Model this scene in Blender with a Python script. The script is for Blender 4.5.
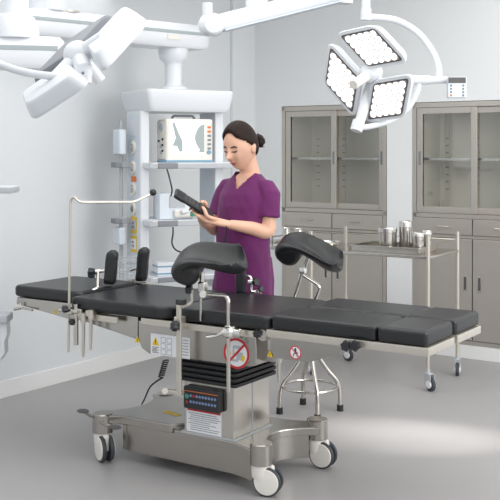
import bpy, bmesh, math, random
from mathutils import Vector, Matrix, noise
R = math.radians
rnd = random.Random(7)
for o in list(bpy.data.objects):
    bpy.data.objects.remove(o, do_unlink=True)
SC = bpy.context.scene
COL = SC.collection

# ------------------------------------------------------------------ camera, world, lights, exposure
F, H, HY = 981.0, 1.47, 150.0            # focal length in px of a 500 px frame, eye height, horizon row
cam_d = bpy.data.cameras.new('camera')
cam = bpy.data.objects.new('camera', cam_d)
COL.objects.link(cam)
cam.location = (0, 0, H)
cam.rotation_euler = (R(90), 0, 0)
cam_d.sensor_width = 36
cam_d.lens = 36 * F / 500
cam_d.shift_y = (HY - 250) / 500
cam_d.clip_start = 0.05
SC.camera = cam

world = bpy.data.worlds.new('studio_daylight')
SC.world = world
world.use_nodes = True
bg = world.node_tree.nodes['Background']
bg.inputs[0].default_value = (0.93, 0.965, 1.0, 1)
bg.inputs[1].default_value = 1.0


def area(name, loc, target, sx, sy, power, color=(1, 1, 1), spread=180):
    l = bpy.data.lights.new(name, 'AREA')
    l.shape = 'RECTANGLE'
    l.size, l.size_y = sx, sy
    l.energy = power
    l.color = color
    l.spread = R(spread)
    o = bpy.data.objects.new(name, l)
    COL.objects.link(o)
    o.location = loc
    o.rotation_euler = (Vector(target) - Vector(loc)).to_track_quat('-Z', 'Y').to_euler()
    return o


area('overhead_soft_fill', (0.3, 4.2, 2.88), (0.3, 4.2, 0), 4.2, 4.2, 88, (1, 0.99, 0.97))  # unseen area light added under the ceiling for soft overhead fill
area('window_light', (3.4, 2.6, 2.0), (0.6, 6.4, 1.0), 2.4, 2.2, 85, (1, 0.985, 0.96))


def spot(name, loc, target, power, size, blend, color=(1, 1, 1), radius=0.05):
    l = bpy.data.lights.new(name, 'SPOT')
    l.energy = power
    l.spot_size = R(size)
    l.spot_blend = blend
    l.shadow_soft_size = radius
    l.color = color
    o = bpy.data.objects.new(name, l)
    COL.objects.link(o)
    o.location = loc
    o.rotation_euler = (Vector(target) - Vector(loc)).to_track_quat('-Z', 'Y').to_euler()
    return o


spot('low_daylight', (3.2, 4.6, 1.7), (0.88, 5.03, 0), 420, 15, 1.0, (1, 0.97, 0.92))
spot('low_daylight_edge', (3.2, 4.2, 1.5), (0.66, 5.22, 0), 170, 10, 1.0, (1, 0.97, 0.92))

vs = SC.view_settings
SC.display_settings.display_device = 'sRGB'
vs.view_transform = 'Standard'
vs.look = 'None'
vs.gamma = 1
vs.use_curve_mapping = False
vs.exposure = 0.06


# ------------------------------------------------------------------ materials
def lin(c):
    return tuple((v / 255 / 12.92 if v / 255 <= 0.04045 else ((v / 255 + 0.055) / 1.055) ** 2.4) for v in c)


def mat(name, rgb, rough=0.5, metal=0.0, var=0.06, scale=8.0, stretch=(1, 1, 1), bump=0.0, rvar=0.0, spec=0.5, coat=0.0, sheen=0.0):
    m = bpy.data.materials.new(name)
    m.use_nodes = True
    nt = m.node_tree
    b = nt.nodes['Principled BSDF']
    L = lin(rgb)
    b.inputs['Roughness'].default_value = rough
    b.inputs['Metallic'].default_value = metal
    b.inputs['Specular IOR Level'].default_value = spec
    b.inputs['Coat Weight'].default_value = coat
    b.inputs['Sheen Weight'].default_value = sheen
    tc = nt.nodes.new('ShaderNodeTexCoord')
    mp = nt.nodes.new('ShaderNodeMapping')
    mp.inputs['Scale'].default_value = stretch
    nz = nt.nodes.new('ShaderNodeTexNoise')
    nz.inputs['Scale'].default_value = scale
    nz.inputs['Detail'].default_value = 4
    nt.links.new(tc.outputs['Object'], mp.inputs['Vector'])
    nt.links.new(mp.outputs['Vector'], nz.inputs['Vector'])
    mx = nt.nodes.new('ShaderNodeMix')
    mx.data_type = 'RGBA'
    mx.inputs[6].default_value = tuple(max(0, v * (1 - var)) for v in L) + (1,)
    mx.inputs[7].default_value = tuple(min(1, v * (1 + var)) for v in L) + (1,)
    nt.links.new(nz.outputs['Fac'], mx.inputs[0])
    nt.links.new(mx.outputs[2], b.inputs['Base Color'])
    if rvar:
        mr = nt.nodes.new('ShaderNodeMapRange')
        mr.inputs[3].default_value = rough - rvar
        mr.inputs[4].default_value = rough + rvar
        nt.links.new(nz.outputs['Fac'], mr.inputs[0])
        nt.links.new(mr.outputs[0], b.inputs['Roughness'])
    if bump:
        bp = nt.nodes.new('ShaderNodeBump')
        bp.inputs['Strength'].default_value = bump
        bp.inputs['Distance'].default_value = 0.004
        nt.links.new(nz.outputs['Fac'], bp.inputs['Height'])
        nt.links.new(bp.outputs['Normal'], b.inputs['Normal'])
    return m


def emis(name, rgb, strength):
    m = mat(name, rgb, 0.4)
    b = m.node_tree.nodes['Principled BSDF']
    b.inputs['Emission Color'].default_value = lin(rgb) + (1,)
    b.inputs['Emission Strength'].default_value = strength
    return m


def glass(name, tint=(0.97, 0.98, 0.97), refl=0.10):
    m = bpy.data.materials.new(name)
    m.use_nodes = True
    nt = m.node_tree
    nt.nodes.clear()
    out = nt.nodes.new('ShaderNodeOutputMaterial')
    tr = nt.nodes.new('ShaderNodeBsdfTransparent')
    tr.inputs[0].default_value = tint + (1,)
    gl = nt.nodes.new('ShaderNodeBsdfGlossy')
    gl.inputs['Roughness'].default_value = 0.03
    fr = nt.nodes.new('ShaderNodeLayerWeight')
    fr.inputs[0].default_value = 0.35
    ad = nt.nodes.new('ShaderNodeMath')
    ad.operation = 'MULTIPLY_ADD'
    ad.inputs[1].default_value = 0.3
    ad.inputs[2].default_value = refl
    mx = nt.nodes.new('ShaderNodeMixShader')
    nt.links.new(fr.outputs['Fresnel'], ad.inputs[0])
    nt.links.new(ad.outputs[0], mx.inputs[0])
    nt.links.new(tr.outputs[0], mx.inputs[1])
    nt.links.new(gl.outputs[0], mx.inputs[2])
    nt.links.new(mx.outputs[0], out.inputs[0])
    return m


M = {}
M['wall'] = mat('wall_paint', (236, 238, 239), 0.6, var=0.012, scale=1.5)
M['wall_left'] = mat('wall_panel_paint', (226, 229, 231), 0.5, var=0.012, scale=1.2)
M['ceiling'] = mat('ceiling_paint', (232, 234, 235), 0.7, var=0.01)
M['base'] = mat('baseboard_white', (238, 238, 237), 0.45, var=0.01)
M['floor'] = mat('grey_vinyl_floor', (163, 161, 161), 0.40, var=0.05, scale=2.2, rvar=0.06, spec=0.45)
M['steel'] = mat('brushed_steel', (180, 176, 170), 0.24, 1.0, var=0.035, scale=30, stretch=(0.12, 5, 7), rvar=0.03)
M['steel_b'] = mat('bright_steel', (206, 202, 195), 0.2, 1.0, var=0.03, scale=12, rvar=0.02)
M['steel_cab'] = mat('cabinet_steel', (198, 192, 184), 0.36, 0.75, var=0.05, scale=24, stretch=(1, 1, 14), rvar=0.05)
M['cab_in'] = mat('cabinet_interior', (222, 215, 200), 0.55, 0.0, var=0.03)
M['rail'] = mat('pale_rail_steel', (206, 200, 189), 0.32, 0.7, var=0.03)
M['chrome'] = mat('polished_chrome', (235, 233, 228), 0.1, 1.0, var=0.03)
M['leather'] = mat('black_upholstery', (28, 29, 31), 0.36, var=0.12, scale=60, bump=0.08, spec=0.55)
M['rubber'] = mat('black_rubber', (33, 34, 36), 0.55, var=0.1)
M['plastic_k'] = mat('black_plastic', (38, 39, 42), 0.38, var=0.08)
M['tire'] = mat('tire_grey', (62, 66, 72), 0.55, var=0.06)
M['white'] = mat('white_plastic', (223, 226, 230), 0.35, var=0.01)
M['white_w'] = mat('warm_white_plastic', (230, 226, 218), 0.4, var=0.015)
M['pale'] = mat('pale_blue_grey_plastic', (216, 224, 232), 0.4, var=0.015)
M['stripe'] = mat('grey_green_stripe', (163, 172, 174), 0.4, var=0.03)
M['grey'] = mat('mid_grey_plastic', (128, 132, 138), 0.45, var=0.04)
M['grey_l'] = mat('light_grey_plastic', (182, 186, 190), 0.45, var=0.03)
M['grey_d'] = mat('dark_grey_plastic', (86, 84, 84), 0.45, var=0.05)
M['orange'] = mat('orange_plate', (226, 120, 50), 0.45)
M['yellow'] = mat('yellow_sign', (232, 196, 40), 0.45)
M['red'] = mat('red_sign', (196, 36, 46), 0.45)
M['ink'] = mat('black_ink', (40, 40, 44), 0.6)
M['ink_l'] = mat('grey_ink', (120, 122, 128), 0.6)
M['paper'] = mat('label_white', (232, 233, 236), 0.5, var=0.01)
M['blue'] = mat('blue_trim', (120, 160, 182), 0.45)
M['green'] = mat('green_plastic', (70, 150, 120), 0.4)
M['btn'] = mat('button_blue', (120, 140, 180), 0.4)
M['led_off'] = mat('lamp_face_grey', (176, 164, 162), 0.4, var=0.05)
M['led'] = emis('lamp_led_glow', (255, 250, 246), 1.35)
M['screen'] = emis('screen_white', (236, 242, 243), 0.55)
M['screen_g'] = emis('screen_grey', (140, 150, 150), 0.35)
M['glass'] = glass('clear_glass')
M['glass_c'] = glass('clear_plastic', (0.9, 0.93, 0.95), 0.1)
M['skin'] = mat('skin', (226, 178, 152), 0.5, var=0.03, scale=20)
M['lip'] = mat('lip_pink', (190, 104, 98), 0.45)
M['hair'] = mat('dark_brown_hair', (40, 27, 22), 0.5, var=0.35, scale=60, stretch=(1, 1, 0.15), bump=0.3, spec=0.2)
M['brow'] = mat('brow_brown', (56, 38, 32), 0.6)
M['scrub'] = mat('purple_scrub_cloth', (98, 22, 88), 0.8, var=0.10, scale=14, bump=0.25, sheen=0.1)
M['scrub_d'] = mat('purple_scrub_trim', (94, 20, 88), 0.8, var=0.05)
M['shoe'] = mat('white_shoe', (225, 225, 225), 0.5)
M['teal'] = mat('teal_paper', (178, 205, 205), 0.5)


# ------------------------------------------------------------------ mesh helpers
def xf(loc=(0, 0, 0), rz=0, rx=0, ry=0):
    return Matrix.Translation(loc) @ Matrix.Rotation(rz, 4, 'Z') @ Matrix.Rotation(ry, 4, 'Y') @ Matrix.Rotation(rx, 4, 'X')


def frame(origin, x, y, z):
    m = Matrix.Identity(4)
    for i in range(3):
        m[i][0], m[i][1], m[i][2], m[i][3] = x[i], y[i], z[i], origin[i]
    return m


class MB:
    def __init__(self, T=None):
        self.bm = bmesh.new()
        self.T = T or Matrix.Identity(4)

    def _add(self, b, T=None):
        me = bpy.data.meshes.new('tmp')
        b.to_mesh(me)
        b.free()
        me.transform(self.T @ (T or Matrix.Identity(4)))
        self.bm.from_mesh(me)
        bpy.data.meshes.remove(me)
        return self

    def box(self, c, s, bev=0.0, seg=2, T=None):
        b = bmesh.new()
        bmesh.ops.create_cube(b, size=1)
        for v in b.verts:
            v.co = Vector((v.co.x * s[0] + c[0], v.co.y * s[1] + c[1], v.co.z * s[2] + c[2]))
        if bev:
            bmesh.ops.bevel(b, geom=list(b.edges), offset=min(bev, min(s) * 0.49), segments=seg, profile=0.5, affect='EDGES')
        return self._add(b, T)

    def span(self, x0, x1, y0, y1, z0, z1, bev=0.0, seg=2, T=None):
        return self.box(((x0 + x1) / 2, (y0 + y1) / 2, (z0 + z1) / 2), (abs(x1 - x0), abs(y1 - y0), abs(z1 - z0)), bev, seg, T)

    def prism(self, poly, z0, z1, bev=0.0, seg=3, T=None, bottom=True):
        b = bmesh.new()
        lo = [b.verts.new((p[0], p[1], z0)) for p in poly]
        hi = [b.verts.new((p[0], p[1], z1)) for p in poly]
        n = len(poly)
        b.faces.new(lo[::-1])
        b.faces.new(hi)
        for i in range(n):
            b.faces.new((lo[i], lo[(i + 1) % n], hi[(i + 1) % n], hi[i]))
        bmesh.ops.recalc_face_normals(b, faces=list(b.faces))
        if bev:
            hs, ls = set(hi), set(lo)
            es = [e for e in b.edges if (e.verts[0] in hs and e.verts[1] in hs) or (bottom and e.verts[0] in ls and e.verts[1] in ls)]
            bmesh.ops.bevel(b, geom=es, offset=bev, segments=seg, profile=0.5, affect='EDGES')
        return self._add(b, T)

    def tube(self, pts, r, n=12, cap=True, closed=False, T=None):
        pts = [Vector(p) for p in pts]
        rs = r if isinstance(r, (list, tuple)) else [r] * len(pts)
        b = bmesh.new()
        m = len(pts)
        tang = []
        for i in range(m):
            if closed:
                t = pts[(i + 1) % m] - pts[i - 1]
            else:
                t = (pts[min(i + 1, m - 1)] - pts[max(i - 1, 0)])
            tang.append(t.normalized())
        up = Vector((0, 0, 1)) if abs(tang[0].z) < 0.9 else Vector((1, 0, 0))
        nx = tang[0].cross(up).normalized()
        rings = []
        for i in range(m):
            if i:
                q = tang[i - 1].rotation_difference(tang[i])
                nx = q @ nx
            ny = tang[i].cross(nx).normalized()
            rings.append([b.verts.new(pts[i] + (nx * math.cos(2 * math.pi * k / n) + ny * math.sin(2 * math.pi * k / n)) * rs[i]) for k in range(n)])
        for i in range(m if closed else m - 1):
            a, c = rings[i], rings[(i + 1) % m]
            for k in range(n):
                b.faces.new((a[k], a[(k + 1) % n], c[(k + 1) % n], c[k]))
        if cap and not closed:
            b.faces.new(rings[0][::-1])
            b.faces.new(rings[-1])
        bmesh.ops.recalc_face_normals(b, faces=list(b.faces))
        return self._add(b, T)

    def cyl(self, p0, p1, r, n=20, r2=None, T=None):
        return self.tube([p0, p1], [r, r if r2 is None else r2], n, T=T)

    def lathe(self, prof, n=28, T=None):
        b = bmesh.new()
        rings = []
        for (r, z) in prof:
            if r < 1e-6:
                rings.append([b.verts.new((0, 0, z))])
            else:
                rings.append([b.verts.new((r * math.cos(2 * math.pi * k / n), r * math.sin(2 * math.pi * k / n), z)) for k in range(n)])
        for a, c in zip(rings, rings[1:]):
            for k in range(n):
                k2 = (k + 1) % n
                if len(a) == 1 and len(c) == 1:
                    continue
                if len(a) == 1:
                    b.faces.new((a[0], c[k2], c[k]))
                elif len(c) == 1:
                    b.faces.new((a[k], a[k2], c[0]))
                else:
                    b.faces.new((a[k], a[k2], c[k2], c[k]))
        bmesh.ops.recalc_face_normals(b, faces=list(b.faces))
        return self._add(b, T)

    def ell(self, c, s, n=20, m=14, T=None):
        b = bmesh.new()
        bmesh.ops.create_uvsphere(b, u_segments=n, v_segments=m, radius=1)
        for v in b.verts:
            v.co = Vector((v.co.x * s[0] + c[0], v.co.y * s[1] + c[1], v.co.z * s[2] + c[2]))
        return self._add(b, T)

    def rings(self, rings, cap=True, T=None):
        b = bmesh.new()
        vr = [[b.verts.new(p) for p in ring] for ring in rings]
        n = len(vr[0])
        for a, c in zip(vr, vr[1:]):
            for k in range(n):
                b.faces.new((a[k], a[(k + 1) % n], c[(k + 1) % n], c[k]))
        if cap:
            b.faces.new(vr[0][::-1])
            b.faces.new(vr[-1])
        bmesh.ops.recalc_face_normals(b, faces=list(b.faces))
        return self._add(b, T)

    def build(self, name, m, parent=None, loc=None, angle=35):
        me = bpy.data.meshes.new(name)
        bmesh.ops.remove_doubles(self.bm, verts=list(self.bm.verts), dist=1e-6)
        if loc is not None:
            bmesh.ops.translate(self.bm, verts=list(self.bm.verts), vec=-Vector(loc))
        self.bm.to_mesh(me)
        self.bm.free()
        me.materials.append(m)
        for p in me.polygons:
            p.use_smooth = True
        me.set_sharp_from_angle(angle=R(angle))
        o = bpy.data.objects.new(name, me)
        COL.objects.link(o)
        if loc is not None:
            o.location = loc
        if parent:
            o.parent = parent
        wn = o.modifiers.new('normals', 'WEIGHTED_NORMAL')
        wn.keep_sharp = True
        return o


def fillet(pts, r, n=5):
    pts = [Vector(p) for p in pts]
    out = [pts[0]]
    for a, b, c in zip(pts, pts[1:], pts[2:]):
        u, v = (a - b), (c - b)
        rr = min(r, u.length * 0.48, v.length * 0.48)
        p0, p1 = b + u.normalized() * rr, b + v.normalized() * rr
        for k in range(n + 1):
            t = k / n
            out.append((1 - t) ** 2 * p0 + 2 * t * (1 - t) * b + t * t * p1)
    out.append(pts[-1])
    return out


def spline(pts, n=6):
    pts = [Vector(p) for p in pts]
    P = [pts[0] * 2 - pts[1]] + pts + [pts[-1] * 2 - pts[-2]]
    out = []
    for i in range(1, len(P) - 2):
        for k in range(n):
            t = k / n
            out.append(0.5 * ((2 * P[i]) + (P[i + 1] - P[i - 1]) * t + (2 * P[i - 1] - 5 * P[i] + 4 * P[i + 1] - P[i + 2]) * t * t + (3 * P[i] - P[i - 1] - 3 * P[i + 1] + P[i + 2]) * t ** 3))
    out.append(pts[-1])
    return out


def rpoly(x0, x1, y0, y1, r, n=5):
    rr = r if isinstance(r, (list, tuple)) else [r] * 4        # corners: x0y0, x1y0, x1y1, x0y1
    out = []
    for (cx, cy, a0, q) in ((x0, y0, 180, rr[0]), (x1, y0, 270, rr[1]), (x1, y1, 0, rr[2]), (x0, y1, 90, rr[3])):
        if q < 1e-5:
            out.append((cx, cy))
            continue
        ox = cx + q if cx == x0 else cx - q
        oy = cy + q if cy == y0 else cy - q
        for k in range(n + 1):
            a = R(a0 + 90 * k / n)
            out.append((ox + q * math.cos(a), oy + q * math.sin(a)))
    return out


def tag(o, label=None, cat=None, group=None, kind=None):
    if label:
        o['label'] = label
    if cat:
        o['category'] = cat
    if group:
        o['group'] = group
    if kind:
        o['kind'] = kind
    return o


def empty(name, loc, rz=0, label=None, cat=None, group=None):
    o = bpy.data.objects.new(name, None)
    o.empty_display_size = 0.1
    COL.objects.link(o)
    o.location = loc
    o.rotation_euler = (0, 0, rz)
    return tag(o, label, cat, group)


def copy_tree(o, parent=None):
    c = o.copy()
    COL.objects.link(c)
    if parent:
        c.parent = parent
    for ch in [x for x in bpy.data.objects if x.parent == o]:
        copy_tree(ch, c)
    return c


def P(px, py, Y):
    """world point seen at a pixel of the 500 px frame at depth Y"""
    return Vector(((px - 250) / F * Y, Y, H - (py - HY) / F * Y))


# ------------------------------------------------------------------ the room
CX, CY = 0.04, 7.97                         # corner of the left wall and the back wall
UB = Vector((0.819, -0.574, 0))             # along the back wall, to the right
NB = Vector((-0.574, -0.819, 0))            # out of the back wall, into the room
UL = Vector((-0.574, -0.819, 0))            # along the left wall, towards the camera
NL = Vector((0.819, -0.574, 0))
ZC = 2.9


def struct(o):
    return tag(o, kind='structure')


TB = frame((CX, CY, 0), UB, -NB, Vector((0, 0, 1)))      # x along back wall, y into the wall
TL = frame((CX, CY, 0), UL, -NL, Vector((0, 0, 1)))      # x along left wall towards the camera, y into the wall

f = MB()
f.prism([(-6, -1.5), (5, -1.5), (5, 9.5), (-6, 9.5)], -0.08, 0)
struct(f.build('floor', M['floor']))
c = MB()
c.prism([(-4.5, 1.5), (3.5, 1.5), (4.6, 4.9), (0.04, 8.3), (-0.4, 8.0)], ZC, ZC + 0.08)
struct(c.build('ceiling', M['ceiling']))
w = MB(TL)
w.span(-0.25, 9.0, 0, 0.12, 0, ZC)
struct(w.build('wall_left', M['wall_left']))
CABS = ((0.262, 1.192), (1.40, 2.33))
w = MB(TB)
zt, zb = 1.817, 0.095
w.span(-0.1, CABS[0][0], 0, 0.5, 0, ZC)
w.span(CABS[0][1], CABS[1][0], 0, 0.5, 0, ZC)
w.span(CABS[1][1], 4.2, 0, 0.5, 0, ZC)
for a, b_ in CABS:
    w.span(a, b_, 0, 0.5, zt, ZC)
    w.span(a, b_, 0, 0.5, 0, zb)
    w.span(a, b_, 0.45, 0.5, zb, zt)
struct(w.build('wall_back', M['wall']))
w = MB(TB)
w.span(0, 4.2, -0.012, 0, 0, 0.09, 0.003)
struct(w.build('baseboard_back', M['base']))
w = MB(TL)
w.span(0, 9.0, -0.012, 0, 0, 0.10, 0.003)
struct(w.build('baseboard_left', M['base']))
w = MB(TB)
w.span(-1.6, 4.2, -1.75, -1.45, 2.53, ZC)
struct(w.build('trim_1', M['ceiling']))                # dropped beam along the ceiling
w = MB(TL)
w.span(0.16, 0.34, -0.025, 0, 0.10, ZC, 0.004)
struct(w.build('trim_2', M['wall_left']))              # shallow pilaster on the left wall

# ------------------------------------------------------------------ steel cabinets let into the back wall


def cabinet(s0, s1, label, split, nbins):
    root = empty('steel_cabinet', TB @ Vector(((s0 + s1) / 2, 0, zb)), math.atan2(UB.y, UB.x), label, 'cabinet', None)
    wd = (s1 - s0) - 0.006
    h = zt - zb - 0.004
    x0, x1 = -wd / 2, wd / 2
    zz = lambda z: z - zb
    b = MB()
    # carcass: sides, top, bottom, back, partition
    b.span(x0, x0 + 0.03, -0.004, 0.42, 0, h)
    b.span(x1 - 0.03, x1, -0.004, 0.42, 0, h)
    b.span(x0, x1, -0.004, 0.42, h - 0.035, h)
    b.span(x0, x1, -0.004, 0.42, 0, 0.03)
    b.span(x0, x1, -0.004, 0.42, zz(0.985), zz(1.015))
    b.span(x0, x1, 0.0, 0.42, zz(0.845), zz(0.865))
    b.span(x0, x1, 0.41, 0.42, 0, h)
    b.build('body', M['steel_cab'], root)
    il = MB()
    il.span(x0 + 0.03, x1 - 0.03, 0.395, 0.41, zz(1.016), h - 0.036)
    for x, d in ((x0 + 0.03, 1), (x1 - 0.03, -1)):
        il.span(x, x + d * 0.004, 0.05, 0.395, zz(1.016), h - 0.036)
    il.span(x0 + 0.034, x1 - 0.034, 0.05, 0.395, zz(1.016), zz(1.02))
    il.build('liner', M['cab_in'], root)
    sh = MB()
    sh.span(x0 + 0.035, x1 - 0.035, 0.06, 0.39, zz(1.395), zz(1.413))
    sh.build('shelf', M['steel_b'], root)
    for x in (x0 + 0.10, x0 + 0.34, x1 - 0.12):
        st = MB()
        st.span(x - 0.014, x + 0.014, 0.389, 0.394, zz(1.05), h - 0.06)
        so_ = st.build('shelf_standard', M['cab_in'], root)
        for k in range(8):
            sl = MB()
            zc_ = zz(1.17) + k * 0.055
            sl.span(x - 0.012, x + 0.012, 0.386, 0.3885, zc_, zc_ + 0.008)
            sl.build('shelf_slot', M['grey'], so_)
    fr = 0.045
    for k, (a, c_, yy) in enumerate(((x0 + 0.032, 0.0 + 0.03, 0.012), (0.0 - 0.03, x1 - 0.032, 0.036))):
        if split:
            pass
        z0, z1 = zz(1.017), h - 0.037
        d = MB()
        d.span(a, a + fr, yy - 0.011, yy + 0.011, z0, z1, 0.003)
        d.span(c_ - fr, c_, yy - 0.011, yy + 0.011, z0, z1, 0.003)
        d.span(a + fr, c_ - fr, yy - 0.011, yy + 0.011, z0, z0 + fr, 0.003)
        d.span(a + fr, c_ - fr, yy - 0.011, yy + 0.011, z1 - fr, z1, 0.003)
        do = d.build('sliding_door', M['steel_cab'], root)
        g = MB()
        g.span(a + fr - 0.005, c_ - fr + 0.005, yy - 0.002, yy + 0.002, z0 + fr - 0.005, z1 - fr + 0.005)
        g.build('glass_pane', M['glass'], do)
        hx = (c_ - fr / 2) if (k == 0 and not split) else ((a + fr / 2) if k == 0 else c_ - fr / 2)
        hd = MB()
        hd.span(hx - 0.008, hx + 0.008, yy - 0.0135, yy - 0.0105, zz(1.36), zz(1.46), 0.001)
        hd.build('finger_pull', M['grey'], do)
    for a, c_ in ((x0 + 0.032, -0.003), (0.003, x1 - 0.032)):
        d = MB()
        d.span(a, c_, -0.012, 0.01, zz(0.868), zz(0.982), 0.004)
        do = d.build('drawer', M['steel_cab'], root)
        m_ = (a + c_) / 2
        hd = MB()
        hd.tube(fillet([(m_ - 0.05, -0.012, zz(0.925)), (m_ - 0.05, -0.032, zz(0.925)), (m_ + 0.05, -0.032, zz(0.925)), (m_ + 0.05, -0.012, zz(0.925))], 0.01), 0.005, 8)
        hd.build('handle', M['steel_b'], do)
    for k, (a, c_) in enumerate(((x0 + 0.032, -0.003), (0.003, x1 - 0.032))):
        d = MB()
        d.span(a, c_, -0.012, 0.01, 0.034, zz(0.842), 0.004)
        do = d.build('door', M['steel_cab'], root)
        hx = c_ - 0.05 if k == 0 else a + 0.05
        hd = MB()
        hd.span(hx - 0.016, hx + 0.016, -0.015, -0.011, zz(0.47), zz(0.59), 0.002)
        ho = hd.build('recessed_handle', M['steel_b'], do)
        hd = MB()
        hd.span(hx - 0.009, hx + 0.009, -0.0165, -0.0145, zz(0.485), zz(0.575), 0.001)
        hd.build('handle_recess', M['grey_d'], do)
    return root


cabinet(CABS[0][0], CABS[0][1], 'steel wall cabinet behind the woman, fully in view, with sliding glass doors', False, 2)
cabinet(CABS[1][0], CABS[1][1], 'steel wall cabinet behind the instrument trolley, cut off by the right edge', True, 2)

# ------------------------------------------------------------------ operating table
TY = R(-33)
OX, OY = -0.19, 4.61
U2, V2 = (math.cos(TY), math.sin(TY)), (-math.sin(TY), math.cos(TY))


def loc2(X, Y):
    return ((X - OX) * U2[0] + (Y - OY) * U2[1], (X - OX) * V2[0] + (Y - OY) * V2[1])


def TV(px, py, v):
    """table point (u, v, z) seen at a pixel, on the plane v = const"""
    k = (px - 250) / F
    Y = (v + OX * V2[0] + OY * V2[1]) / (k * V2[0] + V2[1])
    u = loc2(k * Y, Y)[0]
    return Vector((u, v, H - (py - HY) / F * Y))


def TZ(px, py, z):
    Y = (H - z) * F / (py - HY)
    u, v = loc2((px - 250) / F * Y, Y)
    return Vector((u, v, z))


table = empty('operating_table', (OX, OY, 0), TY, 'long black cushioned steel operating table on four white casters', 'operating table')

# base
bs = MB()
cs = {'near': (0.43, -0.225), 'right': (0.45, 0.23), 'left': (-0.455, -0.235), 'far': (-0.44, 0.23)}


def arc(p0, p1, bulge, n=8):
    p0, p1 = Vector(p0), Vector(p1)
    d = p1 - p0
    nrm = Vector((-d.y, d.x))
    return [tuple(p0 + d * (k / n) + nrm * bulge * 4 * (k / n) * (1 - k / n)) for k in range(n + 1)]


top = [(-0.47, -0.265), (-0.33, -0.215), (-0.075, -0.208), (-0.03, -0.15), (-0.03, 0.218), (-0.33, 0.215), (-0.47, 0.265), (-0.49, 0.19)]
top += arc((-0.48, 0.185), (-0.48, -0.185), 0.22)
bs.prism(top, 0.178, 0.218, 0.004, 2)
top = [(-0.05, -0.206), (0.27, -0.215), (0.40, -0.262), (0.455, -0.262), (0.47, -0.19)]
top += arc((0.46, -0.185), (0.475, 0.175), 0.33, 14)
top += [(0.485, 0.185), (0.475, 0.265), (0.40, 0.262), (0.27, 0.225), (-0.05, 0.216)]
bs.prism(top, 0.160, 0.196, 0.004, 2)
sk = [(-0.335, -0.204), (0.278, -0.211), (0.40, -0.245), (0.44, -0.17)]
sk += arc((0.43, -0.165), (0.44, 0.165), 0.29, 14)
sk += [(0.44, 0.17), (0.40, 0.245), (0.28, 0.215), (-0.335, 0.212)]
bs.prism(sk, 0.055, 0.180, 0.002, 1)
bs.span(-0.352, -0.332, -0.21, 0.21, 0.06, 0.18, 0.002)
base = bs.build('base', M['steel'], table, angle=22)
st = MB()
st.span(-0.005, 0.262, -0.24, -0.2, 0.10, 0.222, 0.002)
pl_ = MB()
pts = TZ(160, 408, 0.22)
pl_.prism([(-0.235, -0.06), (-0.13, -0.085), (-0.125, -0.05), (-0.23, -0.025)], 0.2185, 0.2195)
tag(pl_.build('warning_strip', M['yellow'], base), 'yellow warning strip on the base')
for nm, (x, y) in cs.items():
    p = MB()
    p.lathe([(0, 0.222), (0.046, 0.222), (0.049, 0.218), (0.049, 0.132), (0, 0.132)], 28, T=Matrix.Translation((x, y, 0)))
    p.build('caster_post', M['steel'], table)


def caster(x, y, ang, name='caster'):
    T = Matrix.Translation((x, y, 0)) @ Matrix.Rotation(ang, 4, 'Z')
    # local: wheel axle along x, trailing towards -y
    b = MB(T)
    b.lathe([(0, 0.138), (0.040, 0.138), (0.043, 0.13), (0.042, 0.085), (0.034, 0.06), (0, 0.06)], 24)
    b.box((0, -0.022, 0.09), (0.034, 0.075, 0.085), 0.015, 3)
    ho = b.build(name, M['white_w'], table)
    for s in (-1, 1):
        wv = MB(T)
        Tw = Matrix.Translation((s * 0.019, -0.03, 0.0625)) @ Matrix.Rotation(R(90), 4, 'Y')
        wv.lathe([(0, -0.010), (0.05, -0.010), (0.060, -0.008), (0.0625, -0.002), (0.0625, 0.004), (0.058, 0.010), (0.048, 0.012), (0, 0.012)], 36, T=Tw if s > 0 else Tw @ Matrix.Rotation(R(180), 4, 'X'))
        wo = wv.build('wheel', M['tire'], ho)
        d = MB(T)
        Td = Matrix.Translation((s * 0.031, -0.03, 0.0625)) @ Matrix.Rotation(R(90) * s, 4, 'Y')
        d.lathe([(0.0, 0.0055), (0.03, 0.0055), (0.052, 0.003), (0.055, -0.002), (0, -0.002)], 32, T=Td)
        d.build('wheel_cover', M['white_w'], ho)
    return ho


A_ = -TY                                       # to turn world headings into table-local ones
caster(*cs['near'], R(72) + A_)
caster(*cs['right'], R(60) + A_)
caster(*cs['left'], R(28) + A_)
caster(*cs['far'], R(40) + A_)
for q0, q1 in (((-0.47, -0.25, 0.20), TV(83, 411, -0.33)), ((-0.44, -0.27, 0.19), TV(115, 427, -0.36))):
    b = MB()
    q1 = Vector(q1)
    b.tube([q0, (Vector(q0) + q1) / 2 + Vector((0, 0, -0.006)), q1], 0.008, 8)
    po = b.build('brake_pedal', M['steel'], table)
    b = MB()
    b.ell(q1, (0.034, 0.024, 0.009), 16, 8)
    b.build('pedal_pad', M['grey_d'], po)

# column
cu0, cu1, cv0, cv1 = 0.0, 0.272, -0.198, 0.095
b = MB()
b.span(cu0, cu1, cv0, cv1, 0.19, 0.432, 0.004)
colm = b.build('column', M['steel_b'], table)
b = MB()
b.span(cu1, cu1 + 0.002, -0.052, -0.048, 0.205, 0.425)
b.span(cu0 - 0.01, cu1 + 0.01, cv0 - 0.01, cv1 + 0.01, 0.195, 0.201, 0.001)
b.build('panel_seam', M['grey_l'], colm)
b = MB()
for k in range(5):
    z = 0.432 + k * 0.0235
    b.prism(rpoly(cu0 - 0.028, cu1 + 0.028, cv0 - 0.028, cv1 + 0.028, 0.02), z, z + 0.017, 0.006, 2)
    b.prism(rpoly(cu0 - 0.008, cu1 + 0.008, cv0 - 0.008, cv1 + 0.008, 0.02), z + 0.01, z + 0.026)
b.build('bellows', M['rubber'], table)
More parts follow.
